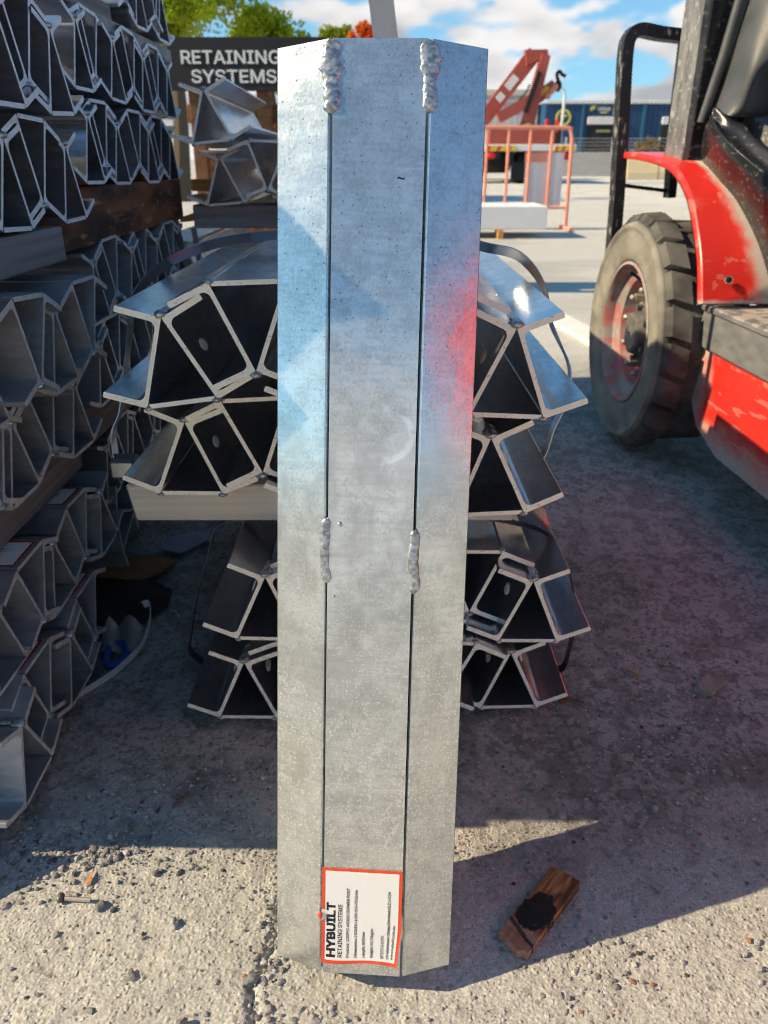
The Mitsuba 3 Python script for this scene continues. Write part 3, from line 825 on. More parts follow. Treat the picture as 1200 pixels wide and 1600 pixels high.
for i, (x, z, inv) in enumerate(((-.455, .545, 0), (-.185, .545, 0), (-.09, .48, 1), (-.455, .43, 0), (-.18, .42, 0))):
    stack_post(['dark corner post under the left end of the far grey bearer', 'corner post under the far grey bearer beside the leaning post', 'upside down corner post under the far grey bearer', 'corner post low under the left end of the far grey bearer', 'corner post low under the far bearer beside the leaning post'][i], 'posts under the far pile', front_xf(x, 1.83, z, inv, 0), dull=True)
st = thing('steel_strap', 'pair of loose grey strap ends hanging under the far grey bearer', 'strap')
put(st, 'tail', strip(catmull([(-.452, 1.78, .60), (-.446, 1.775, .56), (-.438, 1.77, .52), (-.425, 1.765, .47), (-.418, 1.76, .40)]), (1, 0, 0), .013, .001), 'strap_steel', smooth=40)
put(st, 'tail', strip(catmull([(-.418, 1.79, .585), (-.413, 1.785, .55), (-.409, 1.78, .50), (-.405, 1.775, .42)]), (1, 0, 0), .012, .001), 'strap_steel', smooth=40)

# ------------------------------------------------------------------ forklift
FK = T().translate([.63, 2.0, 0]).rotate([0, 0, 1], 2.0).translate([-.63, -2.0, 0])
fk = thing('forklift', 'red and black forklift truck parked at the right with a dusty front tyre', 'forklift')


def fput(name, mesh, bsdf, parent=None, **kw):
    return put(parent or fk, name, mesh, bsdf, xf=FK, **kw)


# wheel: axis along x, outer face at x = .63
WC = np.array([.627, 2.05, .303])


def ring_prof(prof, n=72):
    """(x, r) profile revolved about the wheel's axle"""
    p = np.asarray(prof, float)
    ang = np.arange(n) * 2 * math.pi / n
    V = np.stack([np.broadcast_to(p[:, 0], (n, len(p))), np.cos(ang)[:, None] * p[:, 1], np.sin(ang)[:, None] * p[:, 1]], -1)
    V = np.concatenate([V, V[:1]], 0)
    g = grid(V)
    g.vertices = np.asarray(g.vertices) + WC
    return g


side = [(.022, .176), (.010, .184), (.006, .190), (.0045, .215), (.004, .250), (.0045, .258), (-.001, .262), (-.001, .269), (.006, .274), (.012, .278), (.020, .281), (.022, .279), (.20, .279), (.215, .262), (.22, .20), (.20, .176)]
t = ring_prof(side)
tk = fput('tyre', t, 'tyre_rubber', smooth=35, label='big dusty rubber tyre with chunky lugs') if False else None
uvp = np.zeros((len(t.vertices), 2)); uvp[:, 0] = (np.asarray(t.vertices)[:, 0] < WC[0] + .011)
tk = fput('tyre', t, 'tyre_rubber', smooth=True, uv=uvp)
# tread lugs: two staggered rows of blocks that wrap onto the shoulder
NL = 22
for side_i in (0, 1):
    for i in range(NL):
        a0 = (i + .5 * side_i) * 2 * math.pi / NL
        da = 2 * math.pi / NL * .43
        pts = []
        x0, x1 = (.012, .066) if side_i == 0 else (.072, .205)
        low_r = 0.0 if side_i == 0 else .021
        skew = .05 if side_i == 0 else -.05
        for (x, r_in, r_out, sh) in ((x0, .262, .2825, 0), (x0 + .010, .262, .2965 - low_r, 0), (x1, .262, .300 - low_r, skew)):
            for sg_ in (-1, 1):
                for r in (r_in, r_out):
                    k_ = .93 if r == r_out else 1.0
                    a = a0 + sg_ * da * k_ + sh
                    pts.append(WC + [x, math.cos(a) * r, math.sin(a) * r])
        m = hull(pts)
        if side_i == 0:
            put(tk, 'lug', m, 'tyre_rubber', xf=FK, uv=np.tile([.12, 0], (len(m.vertices), 1)))
        else:
            put(tk, 'lug', m, 'tyre_rubber', xf=FK, uv=np.tile([.05, 0], (len(m.vertices), 1)))
rim = ring_prof([(.022, .178), (.008, .181), (.006, .174), (.016, .168), (.034, .166), (.040, .160), (.044, .146), (.048, .140), (.085, .132), (.092, .122), (.095, .098)])
rk = fput('rim', rim, 'rim_paint', smooth=30)
hub = ring_prof([(.096, .100), (.090, .088), (.062, .080), (.056, .074), (.050, .060), (.030, .052), (.026, .044), (.026, .004)], 40)
hk = fput('hub', hub, 'hub_steel', smooth=25)
disc = ring_prof([(.094, .13), (.095, .06)], 40)
fput('wheel_disc', disc, 'hub_steel', smooth=25)
for i in range(10):
    a = i * 2 * math.pi / 10 + .2
    c = WC + [.072, math.cos(a) * .108, math.sin(a) * .108]
    nut = trimesh.creation.cylinder(radius=.0115, height=.034, sections=6)
    nut.apply_transform(trimesh.transformations.rotation_matrix(math.pi / 2, [0, 1, 0])); nut.apply_translation(c)
    stud = blob(c - [.022, 0, 0], (.010, .0085, .0085), i, 1)
    put(hk, 'wheel_nut', cat(nut, stud), 'nut_steel', xf=FK)
for i in range(6):
    a = i * 2 * math.pi / 6 + .5
    bolt = trimesh.creation.cylinder(radius=.007, height=.016, sections=6)
    bolt.apply_transform(trimesh.transformations.rotation_matrix(math.pi / 2, [0, 1, 0])); bolt.apply_translation(WC + [.045, math.cos(a) * .066, math.sin(a) * .066])
    put(hk, 'hub_bolt', bolt, 'hub_steel', xf=FK)
valve = tube(catmull([WC + [.05, .02, .128], WC + [.035, .022, .140], WC + [.014, .02, .152]], 5), .004, 8)
fput('valve_stem', valve, 'black_matt', smooth=40)

# mudguard swept over the wheel: (y, z) arc, flange folded down along its outer edge
arc = catmull([(1.742, .430), (1.786, .526), (1.857, .615), (1.913, .662), (2.001, .703), (2.10, .722), (2.26, .735), (2.46, .742)], 8)
tg = np.gradient(arc, axis=0); tg /= np.linalg.norm(tg, axis=1, keepdims=True)
nr = np.stack([-tg[:, 1], tg[:, 0]], 1) * -1
nr = np.where((nr @ np.array([-1., 1.]))[:, None] > 0, nr, -nr)        # away from the wheel
wide = np.interp(np.arange(len(arc)) / (len(arc) - 1), [0, .18, .4, .55, .75, 1], [.30, .30, .30, .28, .26, .24])
xs = np.linspace(0, 1, 15)
OUT = np.stack([np.broadcast_to(.70 + xs[None] * wide[:, None], (len(arc), 15)), np.broadcast_to(arc[:, :1], (len(arc), 15)), np.broadcast_to(arc[:, 1:], (len(arc), 15))], -1)
inner = OUT - np.concatenate([np.zeros((len(arc), 1)), nr], 1)[:, None] * .010
top = grid(OUT); bot = grid(inner)
lipP = np.stack([OUT[:, 0], OUT[:, 0] + np.c_[np.full(len(arc), -.006), nr * -.004], OUT[:, 0] + np.c_[np.full(len(arc), -.008), nr * -.016], inner[:, 0]], 1)
endP = np.stack([OUT[0], inner[0]], 0)
endQ = np.stack([OUT[-1], inner[-1]], 0)
ms = [top, bot, grid(lipP), grid(endP), grid(endQ)]
# closeness to the edge next to the black cowl: drives where the dust has settled
BORD = np.array([(.849, 1.751, .462), (.835, 1.786, .526), (.823, 1.821, .57), (.799, 1.877, .63), (.781, 1.941, .672), (.778, 2.033, .709), (.80, 2.15, .727), (.85, 2.32, .736)])


def near_border(m):
    v = np.asarray(m.vertices); bx = np.interp(v[:, 1], BORD[:, 1], BORD[:, 0])
    w = np.interp(v[:, 1], [1.74, 1.86, 2.0, 2.3], [.075, .055, .035, .05])
    a = np.clip(1 - (bx - v[:, 0]) / w, 0, 1)
    a = np.maximum(a, np.clip(1 - (v[:, 2] - .428) / .016, 0, 1) * .9)
    a = np.maximum(a, np.clip(1 - (v[:, 0] - .70) / .004, 0, 1) * .30)
    return np.stack([a, 0 * a], 1)


fd = cat(*[dense(m, .012) if m in (top,) else m for m in ms])
fput('mudguard', fd, 'red_paint', smooth=True, uv=near_border(fd))
bh = trimesh.creation.icosphere(subdivisions=2, radius=1); bh.vertices = np.asarray(bh.vertices) * [.0075, .004, .0075] + [.752, 1.752, .479]
fput('bolt_hole', bh, 'black_matt', smooth=True)
wsh = trimesh.creation.annulus(.0075, .0095, .003); wsh.apply_transform(trimesh.transformations.rotation_matrix(math.radians(62), [1, 0, 0])); wsh.apply_translation([.7525, 1.7505, .4785])
fput('washer', wsh, 'nut_steel')

# black cowl between mudguard and cab, lofted through four curves
ridge = np.array([(.812, 1.64, .600), (.800, 1.72, .676), (.772, 1.80, .722), (.752, 1.85, .752), (.738, 1.90, .782), (.735, 1.955, .815)])
low = np.array([(.852, 1.742, .455), (.829, 1.80, .548), (.801, 1.87, .628), (.780, 1.94, .672), (.776, 2.03, .709), (.79, 2.10, .722)])
mid = (low + ridge) / 2 + np.array([-.012, -.022, .012])
inn = np.array([(.87, 1.70, .660), (.838, 1.80, .728), (.818, 1.87, .760), (.806, 1.93, .795), (.780, 1.96, .815), (.762, 1.985, .830)])
valley = (ridge + inn) / 2 + np.array([.006, .012, -.014])
back = inn + np.array([.03, .10, -.03])
curves = [catmull(low, 7), catmull(mid, 7), catmull(ridge + np.array([0, -.006, -.012]), 7), catmull(ridge, 7), catmull(ridge * .7 + valley * .3, 7), catmull(valley, 7), catmull(inn, 7), catmull(back, 7)]
Cg = np.stack(curves, 1)
Cg = np.stack([catmull(Cg[i], 6) for i in range(len(Cg))], 0)
fput('cowl', grid(Cg), 'black_plastic', smooth=True)
# tread plate of the floor with ribs
fl = np.array([(.835, 1.985, .817), (1.15, 1.985, .817), (1.15, 1.70, .70), (.905, 1.70, .70)])
m = hull(np.vstack([fl, fl + [0, .02, -.03]]))
fk_floor = fput('floor_mat', m, 'scuffed_grey')
for i in range(5):
    s = .12 + .19 * i
    a = fl[0] * (1 - s) + fl[3] * s + [.03, 0, .0015]; b_ = fl[1] * (1 - s) + fl[2] * s + [0, 0, .0015]
    put(fk_floor, 'rib', tube([a, b_], .0022, 6), 'charcoal_panel', xf=FK)
# pillars of the overhead guard
pA = hull([(x, y, z) for z, x0, y0, x1, y1 in ((.715, .738, 2.08, .752, 2.20), (2.05, .715, 2.03, .735, 2.15)) for x in (x0, x1) for y in (y0, y1)])
pk_ = fput('guard_pillar', pA, 'scuffed_grey')
pch = hull([(x, y, z) for z, x0, y0, x1, y1 in ((.725, .751, 2.072, .780, 2.17), (2.05, .734, 2.0, .905, 2.12)) for x in (x0, x1) for y in (y0, y1)])
put(pk_, 'inner_channel', pch, 'black_plastic', xf=FK)
fput('guard_pillar', tube([(.752, 2.03, .800), (.775, 2.02, .93), (.815, 2.015, 1.20), (.93, 1.95, 2.05)], [.011, .012, .012, .012], 14), 'charcoal_panel', smooth=40)
fput('guard_pillar', tube([(.86, .75, .93), (.86, .80, 1.5), (.92, .95, 2.05)], .026, 12), 'scuffed_black', smooth=40)
fput('guard_pillar', tube([(1.62, .75, .93), (1.62, .80, 1.5), (1.56, .95, 2.05)], .026, 12), 'scuffed_black', smooth=40)
fput('guard_pillar', tube([(1.72, 2.08, .725), (1.70, 2.06, 1.2), (1.60, 1.95, 2.05)], .03, 12), 'scuffed_black', smooth=40)
rf = [tube([(.90, .95, 2.05), (.90, 1.95, 2.05)], .025, 10), tube([(1.58, .95, 2.05), (1.58, 1.95, 2.05)], .025, 10)] + [tube([(.90, y, 2.06), (1.58, y, 2.06)], .014, 8) for y in np.linspace(.95, 1.95, 8)]
fput('overhead_guard', cat(*rf), 'scuffed_black', smooth=40)
# dash panel with a rounded right edge, and the dark space beside it
Lc = catmull([(.778, 2.03, .832), (.790, 2.03, .90), (.812, 2.03, 1.04), (.845, 2.03, 1.20), (.88, 2.03, 1.32)], 6)
Rc = catmull([(.778, 1.925, .808), (.792, 1.915, .825), (.800, 1.90, .888), (.830, 1.89, .935), (.895, 1.88, 1.05)], 6)
Bc = Lc * .42 + Rc * .58 + np.array([-.012, -.012, 0.])
Dc = Rc + np.array([.10, .06, 0.])
fput('dash_panel', grid(np.stack([catmull([a_ + np.array([.02, .05, 0]), a_, b_, c_, (c_ + d_) / 2 + np.array([.004, .0, 0]), d_], 5) for a_, b_, c_, d_ in zip(Lc, Bc, Rc, Dc)], 0)), 'charcoal_panel', smooth=True)
fput('dash_trim', tube(Lc + np.array([-.006, .012, 0]), .008, 10), 'black_plastic', smooth=40)
fput('steering_column', tube([(.95, 1.98, .80), (1.05, 1.80, 1.08)], .05, 14), 'black_matt', smooth=40)
fput('footwell', cat(box(.84, 1.60, 2.04, 2.10, .60, 1.16), box(.90, 1.60, 1.25, 2.05, .40, .66)), 'black_matt')
# step and body
bs = box(.722, 1.2, 1.30, 1.790, .325, .418, .006)
v = np.asarray(bs.vertices); v[:, 2] += np.where(v[:, 2] > .37, (1.79 - v[:, 1]) * .02, 0); fput('step', bs, 'step_steel')
fput('step_lip', box(.716, .735, 1.30, 1.786, .408, .4235, .004), 'step_steel')


def panel(m, f):
    m = dense(m, .03); v = np.asarray(m.vertices)
    fput('side_panel', m, 'red_paint', uv=np.stack([f(v), 0 * v[:, 0]], 1))


lower = hull([(x, y, z) for x in (.732, 1.3) for (y, z) in ((1.795, .322), (1.805, .27), (1.795, .20), (1.74, .145), (1.62, .112), (.60, .112), (.60, .322))])
panel(lower, lambda v: np.clip(np.maximum(1.0 - (1.80 - v[:, 1]) / .16, .95 - (v[:, 2] - .11) / .13), 0, 1) + .18 * (v[:, 0] < .74) * np.clip((1.6 - v[:, 1]) / .6, 0, 1) * 0)
cw = M(hull([(x, y, z) for (x, y) in ((.735, .62), (.735, -.05), (.80, -.20), (.95, -.30), (1.5, -.30), (1.65, -.20), (1.70, -.05), (1.70, .62)) for z in (.43, .90)] + [(x, y, .955) for (x, y) in ((.78, .62), (.78, 0.), (.95, -.2), (1.5, -.2), (1.65, 0.), (1.65, .62))]))
cwm = dense(TM(cw), .06); v = np.asarray(cwm.vertices)
fput('counterweight', cwm, 'red_paint', uv=np.stack([np.clip(.95 - (v[:, 2] - .50) / .25, 0, .9), 0 * v[:, 0]], 1))
fput('chassis', box(.80, 1.62, -.15, 1.3, .16, .45, .01), 'black_matt')
fput('engine_cover', box(.76, 1.66, .60, 1.30, .40, .90, .03), 'black_plastic')
fput('seat', cat(box(.98, 1.42, .80, 1.30, .90, 1.02, .04), hull([(x, y, z) for x in (1.0, 1.40) for (y, z) in ((.80, .98), (.90, .98), (.70, 1.45), (.78, 1.46))])), 'black_plastic')
rw = ring_prof([(.02, .10), (.006, .14), (.0, .19), (.012, .215), (.15, .215), (.16, .12)], 40)
rw.vertices = np.asarray(rw.vertices) - WC + [.76, .28, .222]
fput('rear_wheel', rw, 'tyre_rubber', smooth=30)
# guard hoop at the front
hp = catmull([(.706, 2.42, .26), (.698, 2.42, .55), (.684, 2.42, .80), (.672, 2.42, .975), (.678, 2.42, 1.022), (.703, 2.42, 1.038), (.76, 2.42, 1.030), (.85, 2.42, 1.022)], 7)
hk_ = fput('guard_hoop', strip(hp, (0, 1, 0), .05, .030), 'scuffed_black', smooth=50)
put(hk_, 'inner_post', strip([(.832, 2.42, 1.02), (.836, 2.42, .80), (.848, 2.42, .66), (.850, 2.42, .62)], (0, 1, 0), .045, .022), 'scuffed_black', xf=FK)
put(hk_, 'lower_bar', strip([(.690, 2.425, .655), (.77, 2.425, .646), (.850, 2.425, .637)], (0, 1, 0), .03, .010), 'scuffed_black', xf=FK)
# mast rails at the front, behind the pillar
for x in (.98, 1.46):
    fput('mast_rail', box(x, x + .07, 2.42, 2.55, .08, 2.1, .004), 'scuffed_black')
fput('fork_arm', box(1.02, 1.12, 2.55, 3.5, .03, .07, .004), 'scuffed_black'); fput('fork_arm', box(1.38, 1.48, 2.55, 3.5, .03, .07, .004), 'scuffed_black')

# ------------------------------------------------------------------ yard behind: plank, beam, barrier
single('timber_plank', 'white weathered plank lying on the sunlit concrete left of the tyre', 'timber', hull([(.80, 3.80, .0), (.90, 3.95, .0), (.91, 3.02, .0), (1.02, 3.10, .0), (.80, 3.80, .022), (.90, 3.95, .022), (.91, 3.02, .022), (1.02, 3.10, .022)]), 'white_weathered')
k = thing('steel_beam', 'white topped grey box beam resting on a timber block behind the post', 'beam')
put(k, 'tube', box(.62, 1.63, 8.2, 8.95, .085, .305, .008), 'white_paint')
single('timber_block', 'small brown timber block under the long white beam', 'timber', box(1.14, 1.20, 8.16, 8.4, .0, .084, .004), 'orange_timber')
single('timber_block', 'timber block under the hidden left end of the white beam', 'timber', box(.72, .80, 8.3, 8.5, .0, .084, .004), 'orange_timber')
k = thing('pedestrian_barrier', 'faded orange tube barrier with upright bars standing behind the white beam', 'barrier')
BY = 9.3
put(k, 'frame', tube(np.vstack([[(-.25, BY, .0)], [(-.25, BY, .95)], catmull([(-.22, BY, 1.02), (-.15, BY, 1.045), (1.0, BY, 1.045), (1.93, BY, 1.04), (2.02, BY, 1.01), (2.05, BY, .93)], 6), [(2.065, BY, .02)]]), .021, 10), 'barrier_orange', smooth=40)
put(k, 'lower_rail', tube([(-.25, BY, .235), (2.05, BY, .235)], .017, 8), 'barrier_orange', smooth=40)
for x in np.arange(-.05, 1.95, .235):
    put(k, 'upright', tube([(x, BY, .235), (x - .0, BY, 1.04)], .0165, 8), 'barrier_orange', smooth=40)
put(k, 'foot', tube([(2.06, BY - .30, .02), (2.06, BY + .30, .02)], .02, 8), 'barrier_orange', smooth=40)
put(k, 'foot', tube([(-.25, BY - .30, .02), (-.25, BY + .30, .02)], .02, 8), 'barrier_orange', smooth=40)
put(k, 'sign_band', box(1.555, 1.80, BY + .022, BY + .03, .70, .80), 'barrier_orange')
put(k, 'sign_panel', box(1.565, 1.985, BY + .032, BY + .037, .255, .80), 'white_paint')

# ------------------------------------------------------------------ crane truck
tr = thing('crane_truck', 'flatbed truck seen from behind with a folded red loader crane', 'truck')
TY = 28.0
put(tr, 'deck', box(3.0, 6.35, TY, TY + 5, 1.00, 1.20, .02), 'white_paint')
dk = f'{tr}__deck'
for x0, x1 in ((3.35, 4.35), (5.62, 6.3)):
    n = 6; w = (x1 - x0) / n
    put(dk, 'marker_plate', box(x0, x1, TY - .022, TY - .002, 1.00, 1.155), 'reflector_yellow')
    for i in range(n):
        if i % 2 == 0:
            a = x0 + i * w
            put(dk, 'marker_stripe', hull([(a, TY - .026, 1.005), (a + w * .7, TY - .026, 1.005), (a + w * 1.2, TY - .026, 1.15), (a + w * .5, TY - .026, 1.15), (a, TY - .023, 1.005), (a + w * .7, TY - .023, 1.005), (a + w * 1.2, TY - .023, 1.15), (a + w * .5, TY - .023, 1.15)]), 'reflector_red')
for x in (3.55, 5.95):
    lm = trimesh.creation.icosphere(subdivisions=2, radius=1); lm.vertices = np.asarray(lm.vertices) * [.14, .04, .10] + [x, TY - .04, .86]
    put(tr, 'tail_light', lm, 'tail_red', smooth=True)
    put(tr, 'lamp_bracket', box(x - .28, x + .28, TY - .01, TY + .05, .74, .98, .01), 'black_matt')
put(tr, 'chassis_rail', box(4.1, 4.3, TY + .05, TY + 8, .62, .98), 'black_matt'); put(tr, 'chassis_rail', box(5.0, 5.2, TY + .05, TY + 8, .62, .98), 'black_matt')
put(tr, 'fuel_tank', hull([(3.1 + .25 * math.cos(a), y, .62 + .30 * math.sin(a)) for a in np.linspace(0, 2 * math.pi, 14) for y in (TY + .8, TY + 2.2)] + [(4.1 + .25 * math.cos(a), y, .62 + .30 * math.sin(a)) for a in np.linspace(0, 2 * math.pi, 14) for y in (TY + .8, TY + 2.2)]), 'black_matt', smooth=40)
for x, y in ((4.55, TY + .5), (3.2, TY + 1.6), (6.0, TY + 3.4), (3.2, TY + 6.6), (6.0, TY + 6.6)):
    wl = trimesh.creation.cylinder(radius=.50, height=.34, sections=28); wl.apply_transform(trimesh.transformations.rotation_matrix(math.pi / 2, [0, 1, 0])); wl.apply_translation([x + .1, y + .3, .505])
    wk = put(tr, 'wheel', wl, 'black_matt', smooth=40)
put(tr, 'mudflap', box(4.25, 4.95, TY + .15, TY + .18, .10, .66), 'black_matt')
put(tr, 'cab', hull([(x, y, z) for x in (3.1, 6.2) for (y, z) in ((TY + 6, .8), (TY + 8, .8), (TY + 8, 1.9), (TY + 7.7, 1.95), (TY + 6, 1.95))]), 'white_paint')
put(tr, 'stabiliser_beam', box(3.45, 5.65, TY + .1, TY + .55, 1.21, 1.66, .03), 'crane_red')
put(tr, 'stabiliser_leg', tube([(5.75, TY + .2, .95), (5.75, TY + .2, 1.75)], .10, 12), 'black_matt', smooth=40)
for x in (5.28, 5.62):
    put(tr, 'control_lever', box(x, x + .09, TY + .1, TY + .2, 1.55, 1.95, .01), 'tail_red')
put(tr, 'turntable', hull([(4.75 + r * math.cos(a), TY + .5 + r * math.sin(a), z) for a in np.linspace(0, 2 * math.pi, 16) for r, z in ((.38, 1.66), (.20, 1.88))]), 'crane_base', smooth=40)


def beam2(p, q, w0, w1, d, y):
    """box girder between two points of the (x, z) plane"""
    p, q = np.array(p, float), np.array(q, float); u = (q - p) / np.linalg.norm(q - p); n = np.array([-u[1], u[0]])
    P = [(c[0], yy, c[1]) for c in (p + n * w0, p - n * w0, q + n * w1, q - n * w1) for yy in (y - d, y + d)]
    return hull(P)


put(tr, 'crane_column', beam2((4.74, 1.85), (5.18, 3.78), .21, .14, .20, TY + .5), 'crane_red')
put(tr, 'main_boom', beam2((3.15, 1.75), (4.86, 3.86), .22, .24, .17, TY + .75), 'crane_red')
mb = f'{tr}__main_boom'
put(mb, 'boom_head', beam2((4.55, 3.72), (5.25, 3.86), .22, .09, .16, TY + .6), 'crane_red')
put(mb, 'boom_marking', beam2((4.02, 2.86), (4.30, 3.20), .13, .13, .003, TY + .575), 'white_paint')
put(mb, 'boom_marking', beam2((3.74, 2.51), (3.90, 2.70), .12, .12, .003, TY + .575), 'white_paint')
put(tr, 'lift_ram', beam2((4.62, 2.15), (4.98, 3.30), .075, .07, .07, TY + .22), 'black_matt')
put(tr, 'jib', beam2((3.75, 1.98), (4.85, 2.55), .17, .17, .14, TY + .35), 'crane_red')
put(tr, 'jib_extension', beam2((4.95, 2.52), (5.62, 2.98), .20, .17, .13, TY + .9), 'crane_red')
put(f'{tr}__jib_extension', 'marking', beam2((5.02, 2.62), (5.42, 2.90), .07, .07, .003, TY + .765), 'reflector_yellow')
for (x, z) in ((5.52, 2.80), (5.40, 2.66), (5.62, 2.92)):
    put(tr, 'ram_end', blob((x, TY + .74, z), (.11, .06, .11), 1, 2), 'barrier_orange', smooth=True)
put(tr, 'hook', cat(tube(catmull([(5.72, TY + .8, 2.78), (5.76, TY + .8, 3.0), (5.68, TY + .8, 3.18), (5.66, TY + .8, 3.30), (5.74, TY + .8, 3.36), (5.82, TY + .8, 3.28), (5.95, TY + .8, 3.22)], 5), .055, 8), blob((5.72, TY + .8, 2.95), (.13, .09, .16), 2, 2)), 'black_matt', smooth=True)
put(tr, 'hose', tube(catmull([(4.05, TY + .3, 2.1), (4.35, TY + .3, 2.45), (4.62, TY + .3, 2.75), (4.70, TY + .3, 2.95)], 5), .03, 6), 'black_matt', smooth=True)

k = thing('street_lamp', 'thin grey pole with a curved top rising behind the truck', 'lamp post')
put(k, 'pole', tube(catmull([(7.45, 36, 0), (7.45, 36, 2.0), (7.46, 36, 3.1), (7.35, 36, 3.38), (7.05, 36, 3.50)], 6), .055, 8), 'white_paint', smooth=True)
put(k, 'lamp_head', box(6.7, 7.1, 35.92, 36.08, 3.45, 3.53, .03), 'white_paint')

# ------------------------------------------------------------------ buildings, fence
bb = thing('warehouse', 'dark blue warehouse with an open roller door behind the yard', 'building')
BYY = 58.0
Zt = 4.26
put(bb, 'wall', box(10.85, 40, BYY, BYY + 20, -.2, Zt), 'blue_cladding')
put(bb, 'gutter', box(10.8, 40.1, BYY - .12, BYY, Zt - .10, Zt + .12, .02), 'white_paint')
for x in (13.35, 17.45, 23.0):
    put(bb, 'downpipe', box(x - .09, x + .09, BYY - .16, BYY - .003, .3, Zt - .1), 'blue_pipe')
dr1 = put(bb, 'door_opening', box(13.72, 15.95, BYY - .05, BYY + .02, -.1, 2.92), 'door_dark')
put(dr1, 'roller_shutter', box(13.68, 16.0, BYY - .20, BYY - .04, 2.92, 3.38, .03), 'white_paint')
put(dr1, 'door_bar', box(14.34, 15.29, BYY - .12, BYY - .06, 2.45, 2.6), 'sign_olive')
dr2 = put(bb, 'door_opening', box(18.75, 21.0, BYY - .05, BYY + .02, -.1, 2.92), 'door_dark')
put(dr2, 'roller_shutter', box(18.7, 21.05, BYY - .20, BYY - .04, 2.92, 3.38, .03), 'white_paint')
# round sign: yellow ring with a yellow emblem
ring = trimesh.creation.annulus(.38, .52, .05, sections=40); ring.apply_transform(trimesh.transformations.rotation_matrix(math.pi / 2, [1, 0, 0])); ring.apply_translation([12.05, BYY - .03, 3.33])
rs_ = put(bb, 'round_sign', ring, 'sign_yellow')
put(rs_, 'emblem', extrude(np.array([(-.42, .06), (-.22, .28), (.10, .34), (.40, .26), (.42, .0), (.18, .06), (.04, -.26), (-.10, .02), (-.3, -.10)]) * .55, .04).apply_transform(trimesh.transformations.rotation_matrix(math.pi / 2, [1, 0, 0])).apply_translation([12.05, BYY - .02, 3.36]), 'sign_yellow')
# fascia sign: leaf emblem, white lettering, a green square
lf = extrude(np.array([(-.30, -.38), (-.34, .10), (-.10, .40), (.38, .44), (.36, .10), (.10, -.12), (-.16, -.2)]) * .5, .04).apply_transform(trimesh.transformations.rotation_matrix(math.pi / 2, [1, 0, 0])).apply_translation([13.95, BYY - .02, 3.85])
fs = put(bb, 'fascia_sign', lf, 'sign_yellow')
tm = meshkit.text_mesh('TruMotive', .24, .03, bold=True).apply_transform(trimesh.transformations.rotation_matrix(math.pi / 2, [1, 0, 0]))
tv = np.asarray(tm.vertices); tv[:, 0] *= .88 / (tv[:, 0].max()); tm.apply_translation([14.28, BYY - .02, 3.76])
put(fs, 'lettering', tm, 'white_paint')
put(fs, 'underline', box(14.5, 15.0, BYY - .04, BYY - .01, 3.60, 3.67), 'sign_yellow')
put(fs, 'square_panel', box(15.36, 15.78, BYY - .04, BYY - .01, 3.72, 4.06), 'sign_yellow')
put(fs, 'small_panel', box(15.36, 15.78, BYY - .04, BYY - .01, 3.50, 3.68), 'sign_white_green')

gb = thing('grey_shed', 'pale grey shed with a beige roof edge behind the crane truck', 'building')
put(gb, 'wall', box(-6, 10.7, 60, 78, -.2, 4.75), 'pale_cladding')
put(gb, 'roof', box(-6.2, 10.8, 59.8, 78, 4.75, 5.15, .03), 'beige_trim')
put(gb, 'gutter', box(-6.1, 10.75, 59.82, 59.98, 4.35, 4.52), 'pale_trim')

fn = thing('boundary_fence', 'long pale grey block wall with a wire rail in front of the blue warehouse', 'fence')
for i in range(7):
    put(fn, 'course', box(8.4, 11.5, 42.0, 42.2, .015 + i * .155, .16 + i * .155, .012), 'pale_block')
put(fn, 'core', box(8.42, 11.48, 42.03, 42.17, .0, 1.08), 'pale_trim')
for z in (1.22, 1.38, 1.54, 1.70):
    put(fn, 'rail', tube([(8.4, 42.1, z), (26, 42.1, z)], .012, 6), 'pale_trim')
for x in (9.0, 11.3, 13.6, 15.9, 18.2, 20.5, 22.8, 25.1):
    put(fn, 'post', tube([(x, 42.1, 0), (x, 42.1, 1.76)], .035, 8), 'pale_trim')
put(fn, 'low_wall', box(11.55, 26, 42.0, 42.2, .0, 1.06), 'pale_block')
for i, (x0, x1) in enumerate(((9.85, 11.1), (11.15, 11.9), (12.0, 14.2))):
    single('concrete_barrier', ['long cream concrete block barrier seen through the black hoop', 'short cream concrete block beside the hoop', 'cream concrete block right of the hoop'][i], 'barrier',
           hull([(x, y, z) for x in (x0, x1) for (y, z) in ((34.0, .02), (34.0, .25), (34.18, .78), (34.45, .78), (34.6, .25), (34.6, .02))]), 'cream_concrete')

# ------------------------------------------------------------------ the sign
k = thing('sign_board', 'black sign board reading RETAINING SYSTEMS on timber posts', 'sign')
SY = 4.5
put(k, 'board', box(-1.10, -.30, SY, SY + .03, 1.045, 1.283, .002), 'sign_black')
for s, z, x0, ln in (('RETAINING', 1.167, -1.030, .505), ('SYSTEMS', 1.082, -.985, .437)):
    m = meshkit.text_mesh(s, .056, .004, bold=True); v = np.asarray(m.vertices); v[:, 0] = (v[:, 0] - v[:, 0].min()) * ln / np.ptp(v[:, 0])
    m.apply_transform(trimesh.transformations.rotation_matrix(math.pi / 2, [1, 0, 0])); m.apply_translation([x0, SY - .001, z])
    put(k, 'lettering', m, 'sign_letter')
put(k, 'post', box(-.665, -.595, SY + .04, SY + .11, 0, 1.20, .004), 'orange_timber_dark'); put(k, 'post', box(-1.02, -.95, SY + .04, SY + .11, 0, 1.20, .004), 'orange_timber_dark')
put(k, 'brace', box(-1.05, -.35, SY + .115, SY + .16, .90, .99, .004), 'orange_timber_dark')
single('steel_flat', 'grey steel flat bar rising behind the top of the leaning post', 'steel bar', hull([(x, y, z) for z, x0, x1 in ((.0, .11, .155), (1.6, -.115, -.07)) for x in (x0, x1) for y in (1.62, 1.632)]), 'grey_steel')
